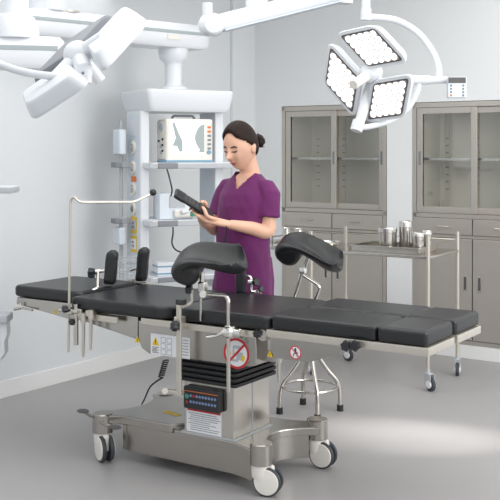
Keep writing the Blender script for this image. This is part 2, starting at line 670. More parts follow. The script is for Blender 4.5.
# control keypad
b = MB()
b.span(0.018, 0.216, cv0 - 0.034, cv0 - 0.001, 0.312, 0.412, 0.008, 3)
kp = b.build('control_keypad', M['plastic_k'], table)
b = MB()
b.span(0.026, 0.208, cv0 - 0.0352, cv0 - 0.0335, 0.391, 0.394)
b.build('orange_line', M['orange'], kp)
for r_ in range(2):
    for k in range(9):
        b = MB()
        b.lathe([(0, 0.0), (0.0066, 0.0), (0.0058, 0.003), (0, 0.003)], 12, T=Matrix.Translation((0.062 + k * 0.0165, cv0 - 0.0335, 0.373 - r_ * 0.027)) @ Matrix.Rotation(R(90), 4, 'X'))
        b.build('key_button', M['red'] if (r_ == 0 and k == 1) else M['btn'], kp)
b = MB()
b.lathe([(0, 0.0), (0.011, 0.0), (0.009, 0.004), (0, 0.004)], 16, T=Matrix.Translation((0.040, cv0 - 0.0335, 0.368)) @ Matrix.Rotation(R(90), 4, 'X'))
tag(b.build('key_button', M['green'], kp), 'green power button')
b = MB()
b.lathe([(0, 0.0), (0.006, 0.0), (0.005, 0.003), (0, 0.003)], 12, T=Matrix.Translation((0.040, cv0 - 0.0335, 0.342)) @ Matrix.Rotation(R(90), 4, 'X'))
tag(b.build('key_button', M['red'], kp), 'small red button')
# notice label under the keypad
b = MB()
b.span(0.016, 0.206, cv0 - 0.003, cv0 - 0.0005, 0.203, 0.310)
nl = b.build('notice_label', M['paper'], table)
b = MB()
b.span(0.020, 0.202, cv0 - 0.0038, cv0 - 0.003, 0.297, 0.307)
b.build('red_header', M['red'], nl)
b = MB()
for k in range(9):
    z = 0.289 - k * 0.0092
    x = 0.026 + (0.012 if k not in (0, 3, 5) else 0)
    while x < 0.178 + (k * 37 % 5) * 0.004 - (0.05 if k in (4, 6) else 0):
        l = 0.004 + rnd.random() * 0.010
        b.span(x, x + l, cv0 - 0.0036, cv0 - 0.003, z - 0.003, z)
        x += l + 0.002
b.build('printed_lines', M['ink_l'], nl)

# main frame box
b = MB()
fv0, fv1 = -0.275, 0.22


def vprism(mb, poly, v0, v1, bev=0.0):
    """polygon in (u, z) extruded along v"""
    T = Matrix(((1, 0, 0, 0), (0, 0, -1, 0), (0, 1, 0, 0), (0, 0, 0, 1)))
    mb.prism(poly, -v1, -v0, bev, 2, T=T)


box_poly = [(-0.205, 0.69), (-0.205, 0.60), (-0.185, 0.565), (-0.14, 0.543), (0.405, 0.549), (0.425, 0.556), (0.437, 0.58), (0.437, 0.69)]
vprism(b, box_poly, fv0, fv1, 0.006)
b.span(0.42, 0.50, fv0 + 0.05, fv1 - 0.05, 0.57, 0.69, 0.006)
frame_o = b.build('frame', M['steel'], table)
b = MB()
vprism(b, [(-0.625, 0.705), (-0.625, 0.665), (-0.21, 0.60), (-0.21, 0.705)], fv0 + 0.004, fv1 - 0.004, 0.004)
b.build('back_frame', M['steel'], table)
b = MB()
vprism(b, [(-1.03, 0.724), (-1.035, 0.688), (-0.64, 0.642), (-0.64, 0.724)], -0.235, 0.2, 0.004)
hf = b.build('head_frame', M['steel'], table)
b = MB()
b.tube(fillet([(-0.99, -0.25, 0.70), (-0.985, -0.25, 0.676), (-0.90, -0.255, 0.672)], 0.01), 0.006, 8)
b.tube([(-0.985, -0.25, 0.676), (-1.02, -0.262, 0.668)], 0.009, 8)
b.build('release_lever', M['steel_b'], hf)
# side rails
for v in (-0.305, 0.25):
    b = MB()
    b.span(-0.16, 0.47, v - 0.006, v + 0.006, 0.683, 0.711, 0.002)
    for u in (-0.1, 0.15, 0.42):
        b.cyl((u, v - 0.02 * (1 if v > 0 else 0) + 0.0, 0.697), (u, v + (0.035 if v < 0 else -0.035), 0.697), 0.008, 10)
    b.build('side_rail', M['rail'], table)
    b = MB()
    b.span(-0.6, -0.30, v - 0.006, v + 0.006, 0.672, 0.70, 0.002)
    for u in (-0.55, -0.35):
        b.cyl((u, v, 0.686), (u, v + (0.04 if v < 0 else -0.04), 0.686), 0.009, 10)
    b.build('side_rail', M['rail'], table)


def cushion(name, u0, u1, v0, v1, z0, z1, r=0.03, bev=0.018):
    b = MB()
    b.prism(rpoly(u0, u1, v0, v1, r), z0, z1, bev, 5)
    return b.build(name, M['leather'], table, angle=60)


cushion('head_cushion', -1.055, -0.60, -0.245, 0.21, 0.728, 0.785, 0.04)
cushion('back_cushion', -0.595, 0.004, -0.315, 0.25, 0.712, 0.772, [0.03, 0.09, 0.03, 0.03])
cushion('seat_cushion', 0.012, 0.515, -0.30, 0.25, 0.714, 0.776, [0.05, 0.03, 0.06, 0.03])
cushion('leg_cushion', 0.525, 1.002, -0.30, -0.025, 0.724, 0.786, 0.018, 0.016)
cushion('leg_cushion', 1.006, 1.215, -0.30, -0.025, 0.724, 0.786, 0.018, 0.017)
cushion('leg_cushion', 0.525, 1.002, 0.0, 0.275, 0.724, 0.786, 0.018, 0.016)
cushion('leg_cushion', 1.006, 1.215, 0.0, 0.275, 0.724, 0.786, 0.018, 0.017)
for v0, v1 in ((-0.298, -0.03), (0.003, 0.273)):
    b = MB()
    b.span(0.50, 1.222, v0, v1, 0.690, 0.7235, 0.004)
    lf = b.build('leg_frame', M['rail'], table)
    b = MB()
    vprism(b, [(0.515, 0.69), (0.515, 0.607), (0.70, 0.607), (0.83, 0.655), (0.86, 0.69)], v0 + 0.006, v0 + 0.03, 0.003)
    b.build('leg_side_plate', M['steel'], lf)
# twin star knobs on the near leg frame and the hinge brackets


def star_knob(mb, p, axis, r=0.018, h=0.018):
    z = Vector(axis).normalized()
    x = z.orthogonal().normalized()
    y = z.cross(x)
    poly = []
    for k in range(36):
        a = 2 * math.pi * k / 36
        rr = r * (1 + 0.12 * math.cos(6 * a))
        poly.append((rr * math.cos(a), rr * math.sin(a)))
    mb.prism(poly, -h / 2, h / 2, 0.004, 2, T=frame(Vector(p), x, y, z))


for px in (346, 355):
    b = MB()
    q = TV(px, 346, -0.325)
    star_knob(b, q, (0, -1, 0), 0.020, 0.022)
    b.cyl(q, (q.x, -0.29, q.z), 0.006, 8)
    b.build('star_knob', M['plastic_k'], table)
b = MB()
q = TV(265, 337, -0.28)
b.cyl((q.x, -0.30, q.z + 0.01), (q.x, -0.24, q.z + 0.01), 0.024, 20)
b.cyl((q.x + 0.008, -0.305, q.z + 0.01), (q.x + 0.008, -0.27, q.z + 0.01), 0.013, 14)
q = TV(279, 340, -0.27)
b.span(q.x - 0.015, q.x + 0.018, -0.29, -0.25, 0.61, 0.70, 0.006)
b.span(0.49, 0.53, -0.27, -0.2, 0.63, 0.69, 0.004)
b.cyl((q.x, -0.27, 0.62), (q.x, -0.27, 0.585), 0.014, 14)
b.cyl((q.x, -0.27, 0.59), (q.x, -0.27, 0.50), 0.008, 12, 0.005)
b.build('hinge_bracket', M['steel_b'], table)
b = MB()
q = TV(257, 334, -0.31)
star_knob(b, q, (0, -1, 0), 0.016, 0.02)
b.build('star_knob', M['plastic_k'], table)


def disc_sign(center_px, v, r, name, figure, parent=table):
    q = TV(center_px[0], center_px[1], v)
    T = frame(q, Vector((1, 0, 0)), Vector((0, 0, 1)), Vector((0, -1, 0)))
    b = MB(T)
    b.lathe([(0, 0), (r, 0), (r, 0.0012), (0, 0.0012)], 40)
    so = b.build(name, M['paper'], parent)
    b = MB(T)
    b.lathe([(r * 0.84, 0.0012), (r, 0.0012), (r, 0.002), (r * 0.84, 0.002), (r * 0.84, 0.0012)], 40)
    b.box((0, 0, 0.0018), (r * 1.75, r * 0.16, 0.0009), T=Matrix.Rotation(R(45 if figure == 'no_push' else -45), 4, 'Z'))
    b.build('prohibition_ring', M['red'], so)
    b = MB(T)
    if figure == 'no_push':
        b.box((r * 0.05, r * 0.42, 0.0014), (r * 0.55, r * 0.22, 0.0004))
        b.box((-r * 0.22, r * 0.12, 0.0014), (r * 0.14, r * 0.7, 0.0004))
        b.box((r * 0.25, -r * 0.15, 0.0014), (r * 0.5, r * 0.5, 0.0004))
        b.box((-r * 0.1, -r * 0.45, 0.0014), (r * 0.5, r * 0.16, 0.0004))
    else:
        b.lathe([(0, 0.0012), (r * 0.17, 0.0012), (r * 0.17, 0.0016), (0, 0.0016)], 14, T=Matrix.Translation((0.0, r * 0.5, 0)))
        b.box((0, r * 0.1, 0.0014), (r * 0.3, r * 0.6, 0.0004))
        b.box((r * 0.16, -r * 0.4, 0.0014), (r * 0.16, r * 0.5, 0.0004), T=Matrix.Rotation(R(18), 4, 'Z'))
        b.box((-r * 0.16, -r * 0.4, 0.0014), (r * 0.16, r * 0.5, 0.0004), T=Matrix.Rotation(R(-18), 4, 'Z'))
        b.box((r * 0.25, r * 0.15, 0.0014), (r * 0.4, r * 0.12, 0.0004), T=Matrix.Rotation(R(-30), 4, 'Z'))
    b.build('pictogram', M['ink'] if figure != 'no_push' else M['grey_l'], so)
    if figure == 'no_push':
        b = MB(T)
        b.ell((-r * 0.55, 0, 0.0014), (r * 0.16, r * 0.22, 0.0006), 12, 6)
        b.ell((r * 0.5, -r * 0.25, 0.0014), (r * 0.16, r * 0.22, 0.0006), 12, 6)
        b.build('yellow_mark', M['yellow'], so)


disc_sign((236.5, 353.5), fv0 - 0.0005, 0.066, 'prohibition_sign', 'no_push')
disc_sign((295.5, 352.5), -0.2925, 0.028, 'prohibition_sign', 'no_sit')


def tri_mark(px, py, v, s, name='warning_triangle', parent=table):
    q = TV(px, py, v)
    T = frame(q, Vector((1, 0, 0)), Vector((0, 0, 1)), Vector((0, -1, 0)))
    b = MB(T)
    b.prism([(-s, -s * 0.8), (s, -s * 0.8), (0, s)], 0, 0.0012)
    o = b.build(name, M['yellow'], parent)
    b = MB(T)
    b.box((0, 0.05 * s, 0.0014), (s * 0.18, s * 0.75, 0.0006))
    b.box((0, -0.5 * s, 0.0014), (s * 0.2, s * 0.2, 0.0006))
    b.build('exclamation_mark', M['ink'], o)
    return o


tri_mark(137.5, 339.5, fv0 - 0.0005, 0.016)
tri_mark(270, 354, -0.295, 0.014)
tri_mark(55, 311.5, -0.2355, 0.013)
# data label with the big warning triangle
b = MB()
q0, q1 = TV(151, 333, fv0), TV(190, 358, fv0)
zt1 = TV(151, 333, fv0).z
b.span(q0.x, q1.x, fv0 - 0.0015, fv0 - 0.0002, zt1 - 0.094, zt1)
dl = b.build('data_label', M['paper'], table)
lx, lz, lw = q0.x, zt1, q1.x - q0.x
b = MB()
T = frame((lx + 0.028, fv0 - 0.0015, lz - 0.035), Vector((1, 0, 0)), Vector((0, 0, 1)), Vector((0, -1, 0)))
b.prism([(-0.021, -0.017), (0.021, -0.017), (0, 0.021)], 0, 0.0008, T=T)
b.build('warning_triangle', M['yellow'], dl)
b = MB()
b.box((lx + 0.028, fv0 - 0.0026, lz - 0.034), (0.004, 0.0006, 0.017))
b.box((lx + 0.028, fv0 - 0.0026, lz - 0.047), (0.004, 0.0006, 0.004))
for k in range(5):
    b.span(lx + 0.008, lx + 0.046 - (k % 2) * 0.01, fv0 - 0.0021, fv0 - 0.0015, lz - 0.062 - k * 0.006, lz - 0.0595 - k * 0.006)
b.build('printed_lines', M['ink'], dl)
b = MB()
for i in range(2):
    for j in range(3):
        x, z = lx + 0.058 + i * 0.034, lz - 0.014 - j * 0.027
        for (a, c_, d, e) in ((0, 0.028, 0, 0.0015), (0, 0.028, -0.021, -0.0195), (0, 0.0015, -0.021, 0), (0.0265, 0.028, -0.021, 0)):
            b.span(x + a, x + c_, fv0 - 0.0021, fv0 - 0.0015, z + d, z + e)
b.build('diagram_lines', M['ink_l'], dl)
b = MB()
for k in range(6):
    b.span(lx + lw - 0.052, lx + lw - 0.008, fv0 - 0.0021, fv0 - 0.0015, lz - 0.014 - k * 0.013, lz - 0.0115 - k * 0.013)
b.build('printed_lines', M['ink_l'], dl)

# ---- knee crutches


def crutch_pad(T, name, parent, w=0.09, trough=0.07):
    """saddle pad: curls down at one end, opens to a trough at the other"""
    cl = spline([(-0.085, -0.050), (-0.108, -0.035), (-0.112, -0.010), (-0.085, 0.008), (-0.04, 0.015), (0.03, 0.004), (0.10, -0.014), (0.145, -0.010), (0.178, 0.006)], 4)
    n, m = len(cl), 13
    b = bmesh.new()
    topv, botv = [], []
    for i, p in enumerate(cl):
        s = i / (n - 1)
        th = 0.10 - 0.066 * min(1, s / 0.55) ** 0.9
        t = (cl[min(i + 1, n - 1)] - cl[max(i - 1, 0)])
        t = Vector((t.x, 0, t.y)).normalized()
        nr = Vector((-t.z, 0, t.x))
        if nr.dot(Vector((-0.02, 0, 1))) < -0.99:
            nr = -nr
        tr = trough * min(1, max(0.0, (s - 0.25) / 0.5))
        wr = w * (0.75 + 0.25 * math.sin(min(1, s * 2.2) * math.pi / 2))
        if s > 0.88:
            wr *= 1 - 0.35 * ((s - 0.88) / 0.12) ** 2
        rt, rb = [], []
        for j in range(m):
            q = -1 + 2 * j / (m - 1)
            c = Vector((p[0], q * wr, p[1])) + nr * (tr * q * q)
            edge = 1 - 0.55 * abs(q) ** 6
            e2 = edge * (0.6 + 0.4 * min(1, (1 - abs(2 * s - 1)) * 8))
            rt.append(b.verts.new(c + nr * th * 0.5 * e2))
            rb.append(b.verts.new(c - nr * th * 0.5 * e2))
        topv.append(rt)
        botv.append(rb)
    for i in range(n - 1):
        for j in range(m - 1):
            b.faces.new((topv[i][j], topv[i + 1][j], topv[i + 1][j + 1], topv[i][j + 1]))
            b.faces.new((botv[i][j], botv[i][j + 1], botv[i + 1][j + 1], botv[i + 1][j]))
        for j in (0, m - 1):
            b.faces.new((topv[i][j], botv[i][j], botv[i + 1][j], topv[i + 1][j]))
    for i in (0, n - 1):
        for j in range(m - 1):
            b.faces.new((topv[i][j], topv[i][j + 1], botv[i][j + 1], botv[i][j]))
    bmesh.ops.recalc_face_normals(b, faces=list(b.faces))
    mb = MB(T)
    mb._add(b)
    mb.tube([(-0.082, -w * 0.86, -0.028), (-0.082, -w * 0.8, -0.028), (-0.082, -w * 0.6, -0.028), (-0.082, w * 0.6, -0.028), (-0.082, w * 0.8, -0.028), (-0.082, w * 0.86, -0.028)], [0.024, 0.044, 0.060, 0.060, 0.044, 0.024], 24)
    o = mb.build(name, M['leather'], parent, angle=180)
    o.modifiers.clear()
    rm = o.modifiers.new('fuse', 'REMESH')
    rm.mode = 'VOXEL'
    rm.voxel_size = 0.005
    rm.use_smooth_shade = True
    sm = o.modifiers.new('smooth', 'SMOOTH')
    sm.iterations = 8
    return o


def xyz(v):
    return Vector((v[0], v[1]))


pc = TV(207, 263.5, -0.31)
rods = MB()
stem = TV(202, 281, -0.31)
kc = MB()
# stem and clamp block under the pad
kc.cyl(TV(202, 272, -0.31), TV(202, 290, -0.31), 0.011, 14)
kc.box(TV(203, 287, -0.31), (0.036, 0.034, 0.05), 0.008, 2)
kc.cyl(TV(201, 295, -0.31), TV(200.5, 321, -0.31), 0.008, 12, 0.004)
kc.tube(fillet([TV(203, 294, -0.31), TV(228.5, 296, -0.345), TV(228.5, 392, -0.345)], 0.03, 6), 0.0085, 12)
kc.cyl(TV(203, 294, -0.33), TV(203, 294, -0.28), 0.016, 14)
kco = kc.build('knee_crutch', M['steel_b'], table)
tag(kco, 'near knee crutch with black saddle pad and bent rod')
crutch_pad(xf(pc, R(20), R(24), R(3)), 'saddle_pad', kco)
b = MB()
star_knob(b, TV(189, 289, -0.33), (-1, -0.4, 0), 0.021, 0.026)
b.build('star_knob', M['plastic_k'], kco)
# rail clamp with lever
b = MB()
q = TV(228.5, 333, -0.345)
b.lathe([(0, -0.03), (0.020, -0.03), (0.028, -0.01), (0.026, 0.012), (0.015, 0.02), (0.015, 0.045), (0.02, 0.05), (0.02, 0.06), (0, 0.06)], 20,
        T=frame(q + Vector((0.008, 0.0, 0.004)), Vector((0, 1, 0)), Vector((0, 0, 1)), Vector((1, 0, 0))))
b.tube([q + Vector((-0.02, -0.012, 0.0)), TV(217, 335.5, -0.36), TV(207, 337, -0.37)], [0.009, 0.006, 0.009], 10)
b.span(q.x - 0.02, q.x + 0.03, -0.345, -0.29, q.z - 0.005, q.z + 0.03, 0.004)
b.build('rail_clamp', M['chrome'], kco)
# post with the flat bar beside it
b = MB()
q0, q1 = TV(180.5, 305, -0.345), TV(177.5, 392, -0.345)
b.box((q0 + q1) / 2, (0.026, 0.012, (q0 - q1).length), 0.003, 1)
b.tube(fillet([TV(192, 290, -0.325), TV(192, 303, -0.325), TV(182, 307, -0.345)], 0.015), 0.007, 10)
b.box(TV(175, 392, -0.335), (0.085, 0.03, 0.022), 0.006, 2)
b.cyl(TV(165, 391, -0.36), TV(165, 391, -0.31), 0.014, 12)
b.box(TV(180, 322, -0.325), (0.034, 0.05, 0.05), 0.004, 1)
po = b.build('support_post', M['rail'], table)
for (px, py) in ((181, 302), (174.5, 326)):
    b = MB()
    star_knob(b, TV(px, py, -0.365), (-0.5, -1, 0.2) if py > 310 else (0, 0, 1), 0.021, 0.024)
    b.build('star_knob', M['plastic_k'], po)
# far knee crutch
pc = TV(308, 253, 0.30)
b = MB()
b.cyl(TV(308.5, 257, 0.30), TV(304, 269, 0.30), 0.009, 12)
b.box(TV(303, 270, 0.30), (0.03, 0.03, 0.034), 0.006, 2)
b.cyl(TV(302, 271, 0.30), TV(294, 299, 0.30), 0.009, 12, 0.006)
b.tube(fillet([TV(303, 275, 0.30), TV(320, 286, 0.31), TV(313, 306, 0.31), TV(309, 322, 0.30)], 0.02, 5), 0.0085, 12)
b.span(TV(309, 322, 0.30).x - 0.02, TV(309, 322, 0.30).x + 0.02, 0.245, 0.32, 0.675, 0.72, 0.004)
kco = b.build('knee_crutch', M['chrome'], table)
tag(kco, 'far knee crutch with black saddle pad tilted down to the right')
crutch_pad(xf(pc, R(20), R(24), R(24)), 'saddle_pad', kco, 0.08, 0.06)

# ---- lateral supports


def lateral(px0, py0, v, h, name='lateral_support', ang=0.0):
    q = TV(px0, py0, v)
    T = Matrix.Translation(q) @ Matrix.Rotation(ang, 4, 'Z')
    rings = []
    N = 14
    for k in range(N + 1):
        s = k / N
        z = h * s
        dx = 0.010 * math.sin(s * 2.2) + 0.012 * max(0, (s - 0.6) / 0.4) ** 1.5
        cap = math.sqrt(max(0.12, 1 - max(0, (s - 0.86) / 0.14) ** 2))
        wx = 0.030 * cap
        wy = 0.027 * cap
        if k == 0:
            wx, wy = 0.024, 0.02
        rings.append([(dx + wx * math.copysign(abs(math.cos(a)) ** 0.6, math.cos(a)), wy * math.copysign(abs(math.sin(a)) ** 0.6, math.sin(a)), z) for a in [2 * math.pi * i / 20 for i in range(20)]])
    b = MB(T)
    b.rings(rings)
    return b.build(name, M['leather'], table, angle=60), q


lo, q = lateral(109.5, 284, 0.0, 0.172, ang=R(20))
b = MB()
b.tube(fillet([TV(104, 271, 0.0), TV(98, 271.5, -0.02), TV(98, 288, -0.1), TV(80, 296, -0.2), TV(78, 303, -0.30)], 0.012), 0.008, 10)
b.cyl(TV(100, 271, -0.01), TV(95, 272, -0.03), 0.012, 12)
b.build('bracket', M['steel_b'], lo)
b = MB()
star_knob(b, TV(91.5, 273, -0.04), (-1, -0.5, 0), 0.024, 0.03)
b.build('star_knob', M['plastic_k'], lo)
lo, q = lateral(141, 281, 0.24, 0.178, ang=R(20))
b = MB()
b.tube(fillet([TV(141, 279, 0.24), TV(132, 279, 0.25), TV(132, 284, 0.25)], 0.01), 0.008, 10)
b.span(q.x - 0.10, q.x + 0.05, 0.215, 0.265, q.z - 0.02, q.z - 0.004, 0.004)
b.tube([TV(131, 270, 0.25), TV(138, 268, 0.24)], 0.009, 10)
b.build('bracket', M['steel_b'], lo)
# upright pad by the woman
b = MB()
q = TV(241, 292, 0.22)
b.box(q + Vector((0, 0, 0.085)), (0.055, 0.03, 0.19), 0.014, 4, T=None)
lo = b.build('lateral_support', M['leather'], table)
b = MB()
b.tube(fillet([TV(243, 275, 0.235), TV(251, 277, 0.235), TV(251, 292, 0.235), TV(258, 291, 0.25), TV(262, 296, 0.25)], 0.01), 0.007, 10)
b.cyl(TV(249, 282, 0.22), TV(256, 282, 0.225), 0.014, 12)
b.box(TV(252, 296, 0.245), (0.07, 0.03, 0.03), 0.005, 2)
b.build('bracket', M['chrome'], lo)
b = MB()
star_knob(b, TV(256, 282, 0.22), (1, -0.4, 0.2), 0.018, 0.022)
b.build('star_knob', M['plastic_k'], lo)
b = MB()
star_knob(b, TV(261, 289, 0.23), (1, -0.4, 0.2), 0.015, 0.02)
b.build('star_knob', M['plastic_k'], lo)

# ---- anaesthesia screen rod with ball tip and its clamps
b = MB()
vs_ = -0.33
b.tube(fillet([TV(68.5, 352, vs_), TV(70.5, 200, vs_), TV(74, 196.5, vs_), TV(79, 202, vs_ + 0.02), TV(134, 202, vs_ + 0.30), TV(151, 194, vs_ + 0.38)], 0.018, 5), 0.0062, 10)
sr = b.build('screen_rod', M['rail'], table)
b = MB()
b.ell(TV(153, 192.5, vs_ + 0.385), (0.017, 0.017, 0.017))
b.build('ball_tip', M['plastic_k'], sr)
b = MB()
b.box(TV(70, 311, vs_ + 0.005), (0.07, 0.05, 0.03), 0.008, 2)
b.box(TV(81, 312, vs_ + 0.02), (0.05, 0.05, 0.04), 0.008, 2)
b.cyl(TV(60, 310, vs_ - 0.01), TV(78, 312, vs_ - 0.01), 0.009, 12)
b.cyl(TV(76, 304, vs_), TV(76, 345, vs_), 0.012, 14)
b.build('rail_clamp', M['steel_b'], sr)
b = MB()
star_knob(b, TV(65, 309, vs_ - 0.03), (-0.4, -1, 0), 0.016, 0.024)
b.build('star_knob', M['plastic_k'], sr)
b = MB()
star_knob(b, TV(72, 322, vs_ - 0.02), (0, -1, 0), 0.014, 0.02)
b.build('star_knob', M['plastic_k'], sr)
for (px, y0, y1) in ((83.5, 313, 357), (91, 310, 350)):
    b = MB()
    b.cyl(TV(px, y0, vs_), TV(px, y0 + 9, vs_), 0.014, 14)
    b.tube([TV(px, y0, vs_), TV(px - 0.3, y1 - 8, vs_), TV(px - 0.4, y1, vs_)], [0.009, 0.0075, 0.005], 12)
    b.box(TV(px, y0 + 3, vs_ + 0.02), (0.03, 0.05, 0.03), 0.006, 2)
    b.build('socket_pin', M['rail'], table)
# coiled cable falling from the post to the floor of the base
b = MB()
q0, q1 = TV(166, 360, -0.30), TV(161, 377, -0.30)
coil = []
for k in range(61):
    t = k / 60
    a = t * 2 * math.pi * 8
    coil.append(q0.lerp(q1, t) + Vector((0.012 * math.cos(a), 0.012 * math.sin(a), 0)))
b.tube(coil, 0.0035, 6)
b.tube(spline([coil[-1], TV(157, 381, -0.31), TV(150, 387, -0.30), TV(145, 398, -0.27), TV(142, 404, -0.2) - Vector((0, 0, 0.0))], 6), 0.004, 8)
b.build('coiled_cable', M['plastic_k'], table)

# ------------------------------------------------------------------ stool behind the table
sx, sy = P(310, 250, 5.5).x, 5.5
stool = empty('revolving_stool', (sx, sy, 0), R(10), 'steel stool with four bent tube legs and foot ring, behind the table', 'stool')
for k in range(4):
    a = R(90 * k)
    d = Vector((math.cos(a), math.sin(a), 0))
    b = MB()
    pts = spline([d * 0.035 + Vector((0, 0, 0.47)), d * 0.035 + Vector((0, 0, 0.38)), d * 0.045 + Vector((0, 0, 0.32)), d * 0.10 + Vector((0, 0, 0.235)), d * 0.155 + Vector((0, 0, 0.17)), d * 0.172 + Vector((0, 0, 0.11)), d * 0.174 + Vector((0, 0, 0.012))], 5)
    b.tube(pts, 0.0125, 12)
    lo = b.build('leg', M['steel_b'], stool)
    b = MB()
    b.lathe([(0, 0), (0.019, 0), (0.018, 0.034), (0, 0.034)], 16, T=Matrix.Translation(d * 0.174))
    b.build('foot_cap', M['rubber'], lo)
b = MB()
b.tube([(0.152 * math.cos(2 * math.pi * k / 40), 0.152 * math.sin(2 * math.pi * k / 40), 0.145) for k in range(40)], 0.008, 10, closed=True)
b.build('foot_ring', M['steel_b'], stool)
b = MB()
b.cyl((0, 0, 0.36), (0, 0, 0.49), 0.022, 16)
b.lathe([(0, 0.44), (0.06, 0.44), (0.06, 0.45), (0, 0.45)], 24)
b.build('spindle', M['steel_b'], stool)
b = MB()
b.lathe([(0, 0.485), (0.155, 0.485), (0.165, 0.492), (0.165, 0.505), (0.155, 0.512), (0, 0.512)], 36)
b.build('seat', M['steel_b'], stool)
for sgn in (-1, 1):
    b = MB()
    b.cyl((sgn * 0.05, -0.02, 0.45), (sgn * 0.135, -0.05, 0.345), 0.008, 10)
    b.build('height_lever', M['steel_b'], stool)

# ------------------------------------------------------------------ instrument trolley
ty = R(-33)
tp1 = Vector((1.089, 6.0, 0))
trol = empty('instrument_trolley', tp1, ty, 'steel instrument trolley with railed top and thin legs in front of the cabinets', 'trolley')
# local x: -1.12..0 along the long side, y: 0..0.43 backwards
TW = Matrix.Translation(tp1) @ Matrix.Rotation(ty, 4, 'Z')
b = MB()
b.span(-1.13, 0.01, -0.01, 0.51, 0.80, 0.82, 0.004)
b.build('top_shelf', M['steel_b'], trol)
b = MB()
for yy in (0.51 - 0.015,):
    b.cyl((-1.12, yy, 0.885), (0, yy, 0.885), 0.005, 8)
b.cyl((0, 0, 0.885), (0, 0.50, 0.885), 0.005, 8)
b.cyl((-1.12, 0, 0.885), (-1.12, 0.50, 0.885), 0.005, 8)
for (x, y) in ((-0.55, 0.495), (-1.12, 0.495), (-1.12, 0.0), (-0.2, 0.495)):
    b.cyl((x, y, 0.815), (x, y, 0.895), 0.006, 8)
b.build('guard_rail', M['steel_b'], trol)


def small_caster(x, y, parent, ang):
    T = Matrix.Translation((x, y, 0)) @ Matrix.Rotation(ang, 4, 'Z')
    b = MB(T)
    b.span(-0.019, -0.013, -0.045, 0.016, 0.035, 0.105, 0.002)
    b.span(0.013, 0.019, -0.045, 0.016, 0.035, 0.105, 0.002)
    b.span(-0.019, 0.019, -0.03, 0.018, 0.098, 0.108, 0.003)
    b.cyl((0, 0, 0.10), (0, 0, 0.13), 0.014, 14)
    co = b.build('caster', M['grey_l'], parent)
    wv = MB(T)
    wv.lathe([(0, -0.011), (0.036, -0.011), (0.042, -0.008), (0.042, 0.008), (0.036, 0.011), (0, 0.011)], 28, T=Matrix.Translation((0, -0.025, 0.042)) @ Matrix.Rotation(R(90), 4, 'Y'))
    wv.build('wheel', M['tire'], co)
    d = MB(T)
    d.lathe([(0, -0.021), (0.022, -0.021), (0.024, -0.018), (0.024, 0.018), (0.022, 0.021), (0, 0.021)], 20, T=Matrix.Translation((0, -0.025, 0.042)) @ Matrix.Rotation(R(90), 4, 'Y'))
    d.build('wheel_hub', M['paper'], co)


for (x, y, an) in ((0, 0, 60), (0, 0.49, 20), (-0.82, 0.49, 75), (-0.82, 0.0, 40)):
    b = MB()
    top_ = 0.935
    b.cyl((x, y, 0.12), (x, y, top_), 0.0125, 14)
    b.ell((x, y, top_), (0.0125, 0.0125, 0.004), 12, 6)
    b.build('leg', M['rail'], trol)
    small_caster(x, y, trol, R(an))

# things on the trolley


def on_trolley(px, Y):
    return Vector(((px - 250) / F * Y, Y, 0.82))


def trolley_pt(px, yl):
    """point on the trolley top at local depth yl seen in pixel column px"""
    k = (px - 250) / F
    c, s = math.cos(ty), math.sin(ty)
    # X = tp1.x + x*c - yl*s ; Y = tp1.y + x*s + yl*c ; X = k Y
    x = (k * (tp1.y + yl * c) - tp1.x + yl * s) / (c - k * s)
    return Vector((tp1.x + x * c - yl * s, tp1.y + x * s + yl * c, 0.8201))


tray_c = trolley_pt(395, 0.21)
tray = MB()
tw, td = 0.46, 0.32
T = Matrix.Translation(tray_c) @ Matrix.Rotation(ty, 4, 'Z')
tray.T = T
tray.span(-tw / 2, tw / 2, -td / 2, td / 2, 0, 0.005, 0.002)
for (a, b1, c_, d) in ((-tw / 2, tw / 2, -td / 2, -td / 2 + 0.006), (-tw / 2, tw / 2, td / 2 - 0.006, td / 2), (-tw / 2, -tw / 2 + 0.006, -td / 2, td / 2), (tw / 2 - 0.006, tw / 2, -td / 2, td / 2)):
    tray.span(a, b1, c_, d, 0, 0.04, 0.002)
tray.span(-tw / 2 - 0.012, tw / 2 + 0.012, -td / 2 - 0.012, -td / 2, 0.034, 0.04, 0.001)
tray.span(-tw / 2 - 0.012, tw / 2 + 0.012, td / 2, td / 2 + 0.012, 0.034, 0.04, 0.001)
tray.span(tw / 2, tw / 2 + 0.012, -td / 2, td / 2, 0.034, 0.04, 0.001)
tray.span(-tw / 2 - 0.012, -tw / 2, -td / 2, td / 2, 0.034, 0.04, 0.001)
to = tray.build('instrument_tray', M['steel_b'], None, loc=tray_c)
tag(to, 'rectangular steel tray holding steel canisters on the trolley', 'tray')


def canister(px, yl, r, h, label, knob=False, z0=0.0055):
    p = trolley_pt(px, yl) + Vector((0, 0, z0))
    root = empty('steel_canister', p, 0, label, 'canister', 'steel canisters on the tray')
    b = MB()
    b.lathe([(0, 0), (r, 0), (r, h * 0.74), (r * 1.03, h * 0.75), (r * 1.03, h * 0.77), (0, h * 0.77)], 28)
    b.build('body', M['steel_b'], root)
    b = MB()
    pr = [(0, h * 0.772), (r * 1.06, h * 0.772), (r * 1.06, h * 0.93), (r * 0.98, h * 0.97), (r * 0.5, h), (0, h)]
    b.lathe(pr, 28)
    if knob:
        b.lathe([(0, h), (0.008, h), (0.011, h + 0.012), (0.007, h + 0.018), (0, h + 0.018)], 14)
    b.build('lid', M['chrome'], root)
    return root


canister(387.5, 0.20, 0.060, 0.148, 'wide steel canister at the left of the tray')
canister(405.5, 0.27, 0.041, 0.188, 'tallest slim steel canister in the middle of the tray')
canister(418, 0.17, 0.038, 0.126, 'squat steel canister right of the tallest one')
canister(427, 0.27, 0.030, 0.134, 'small steel canister at the right end of the tray')


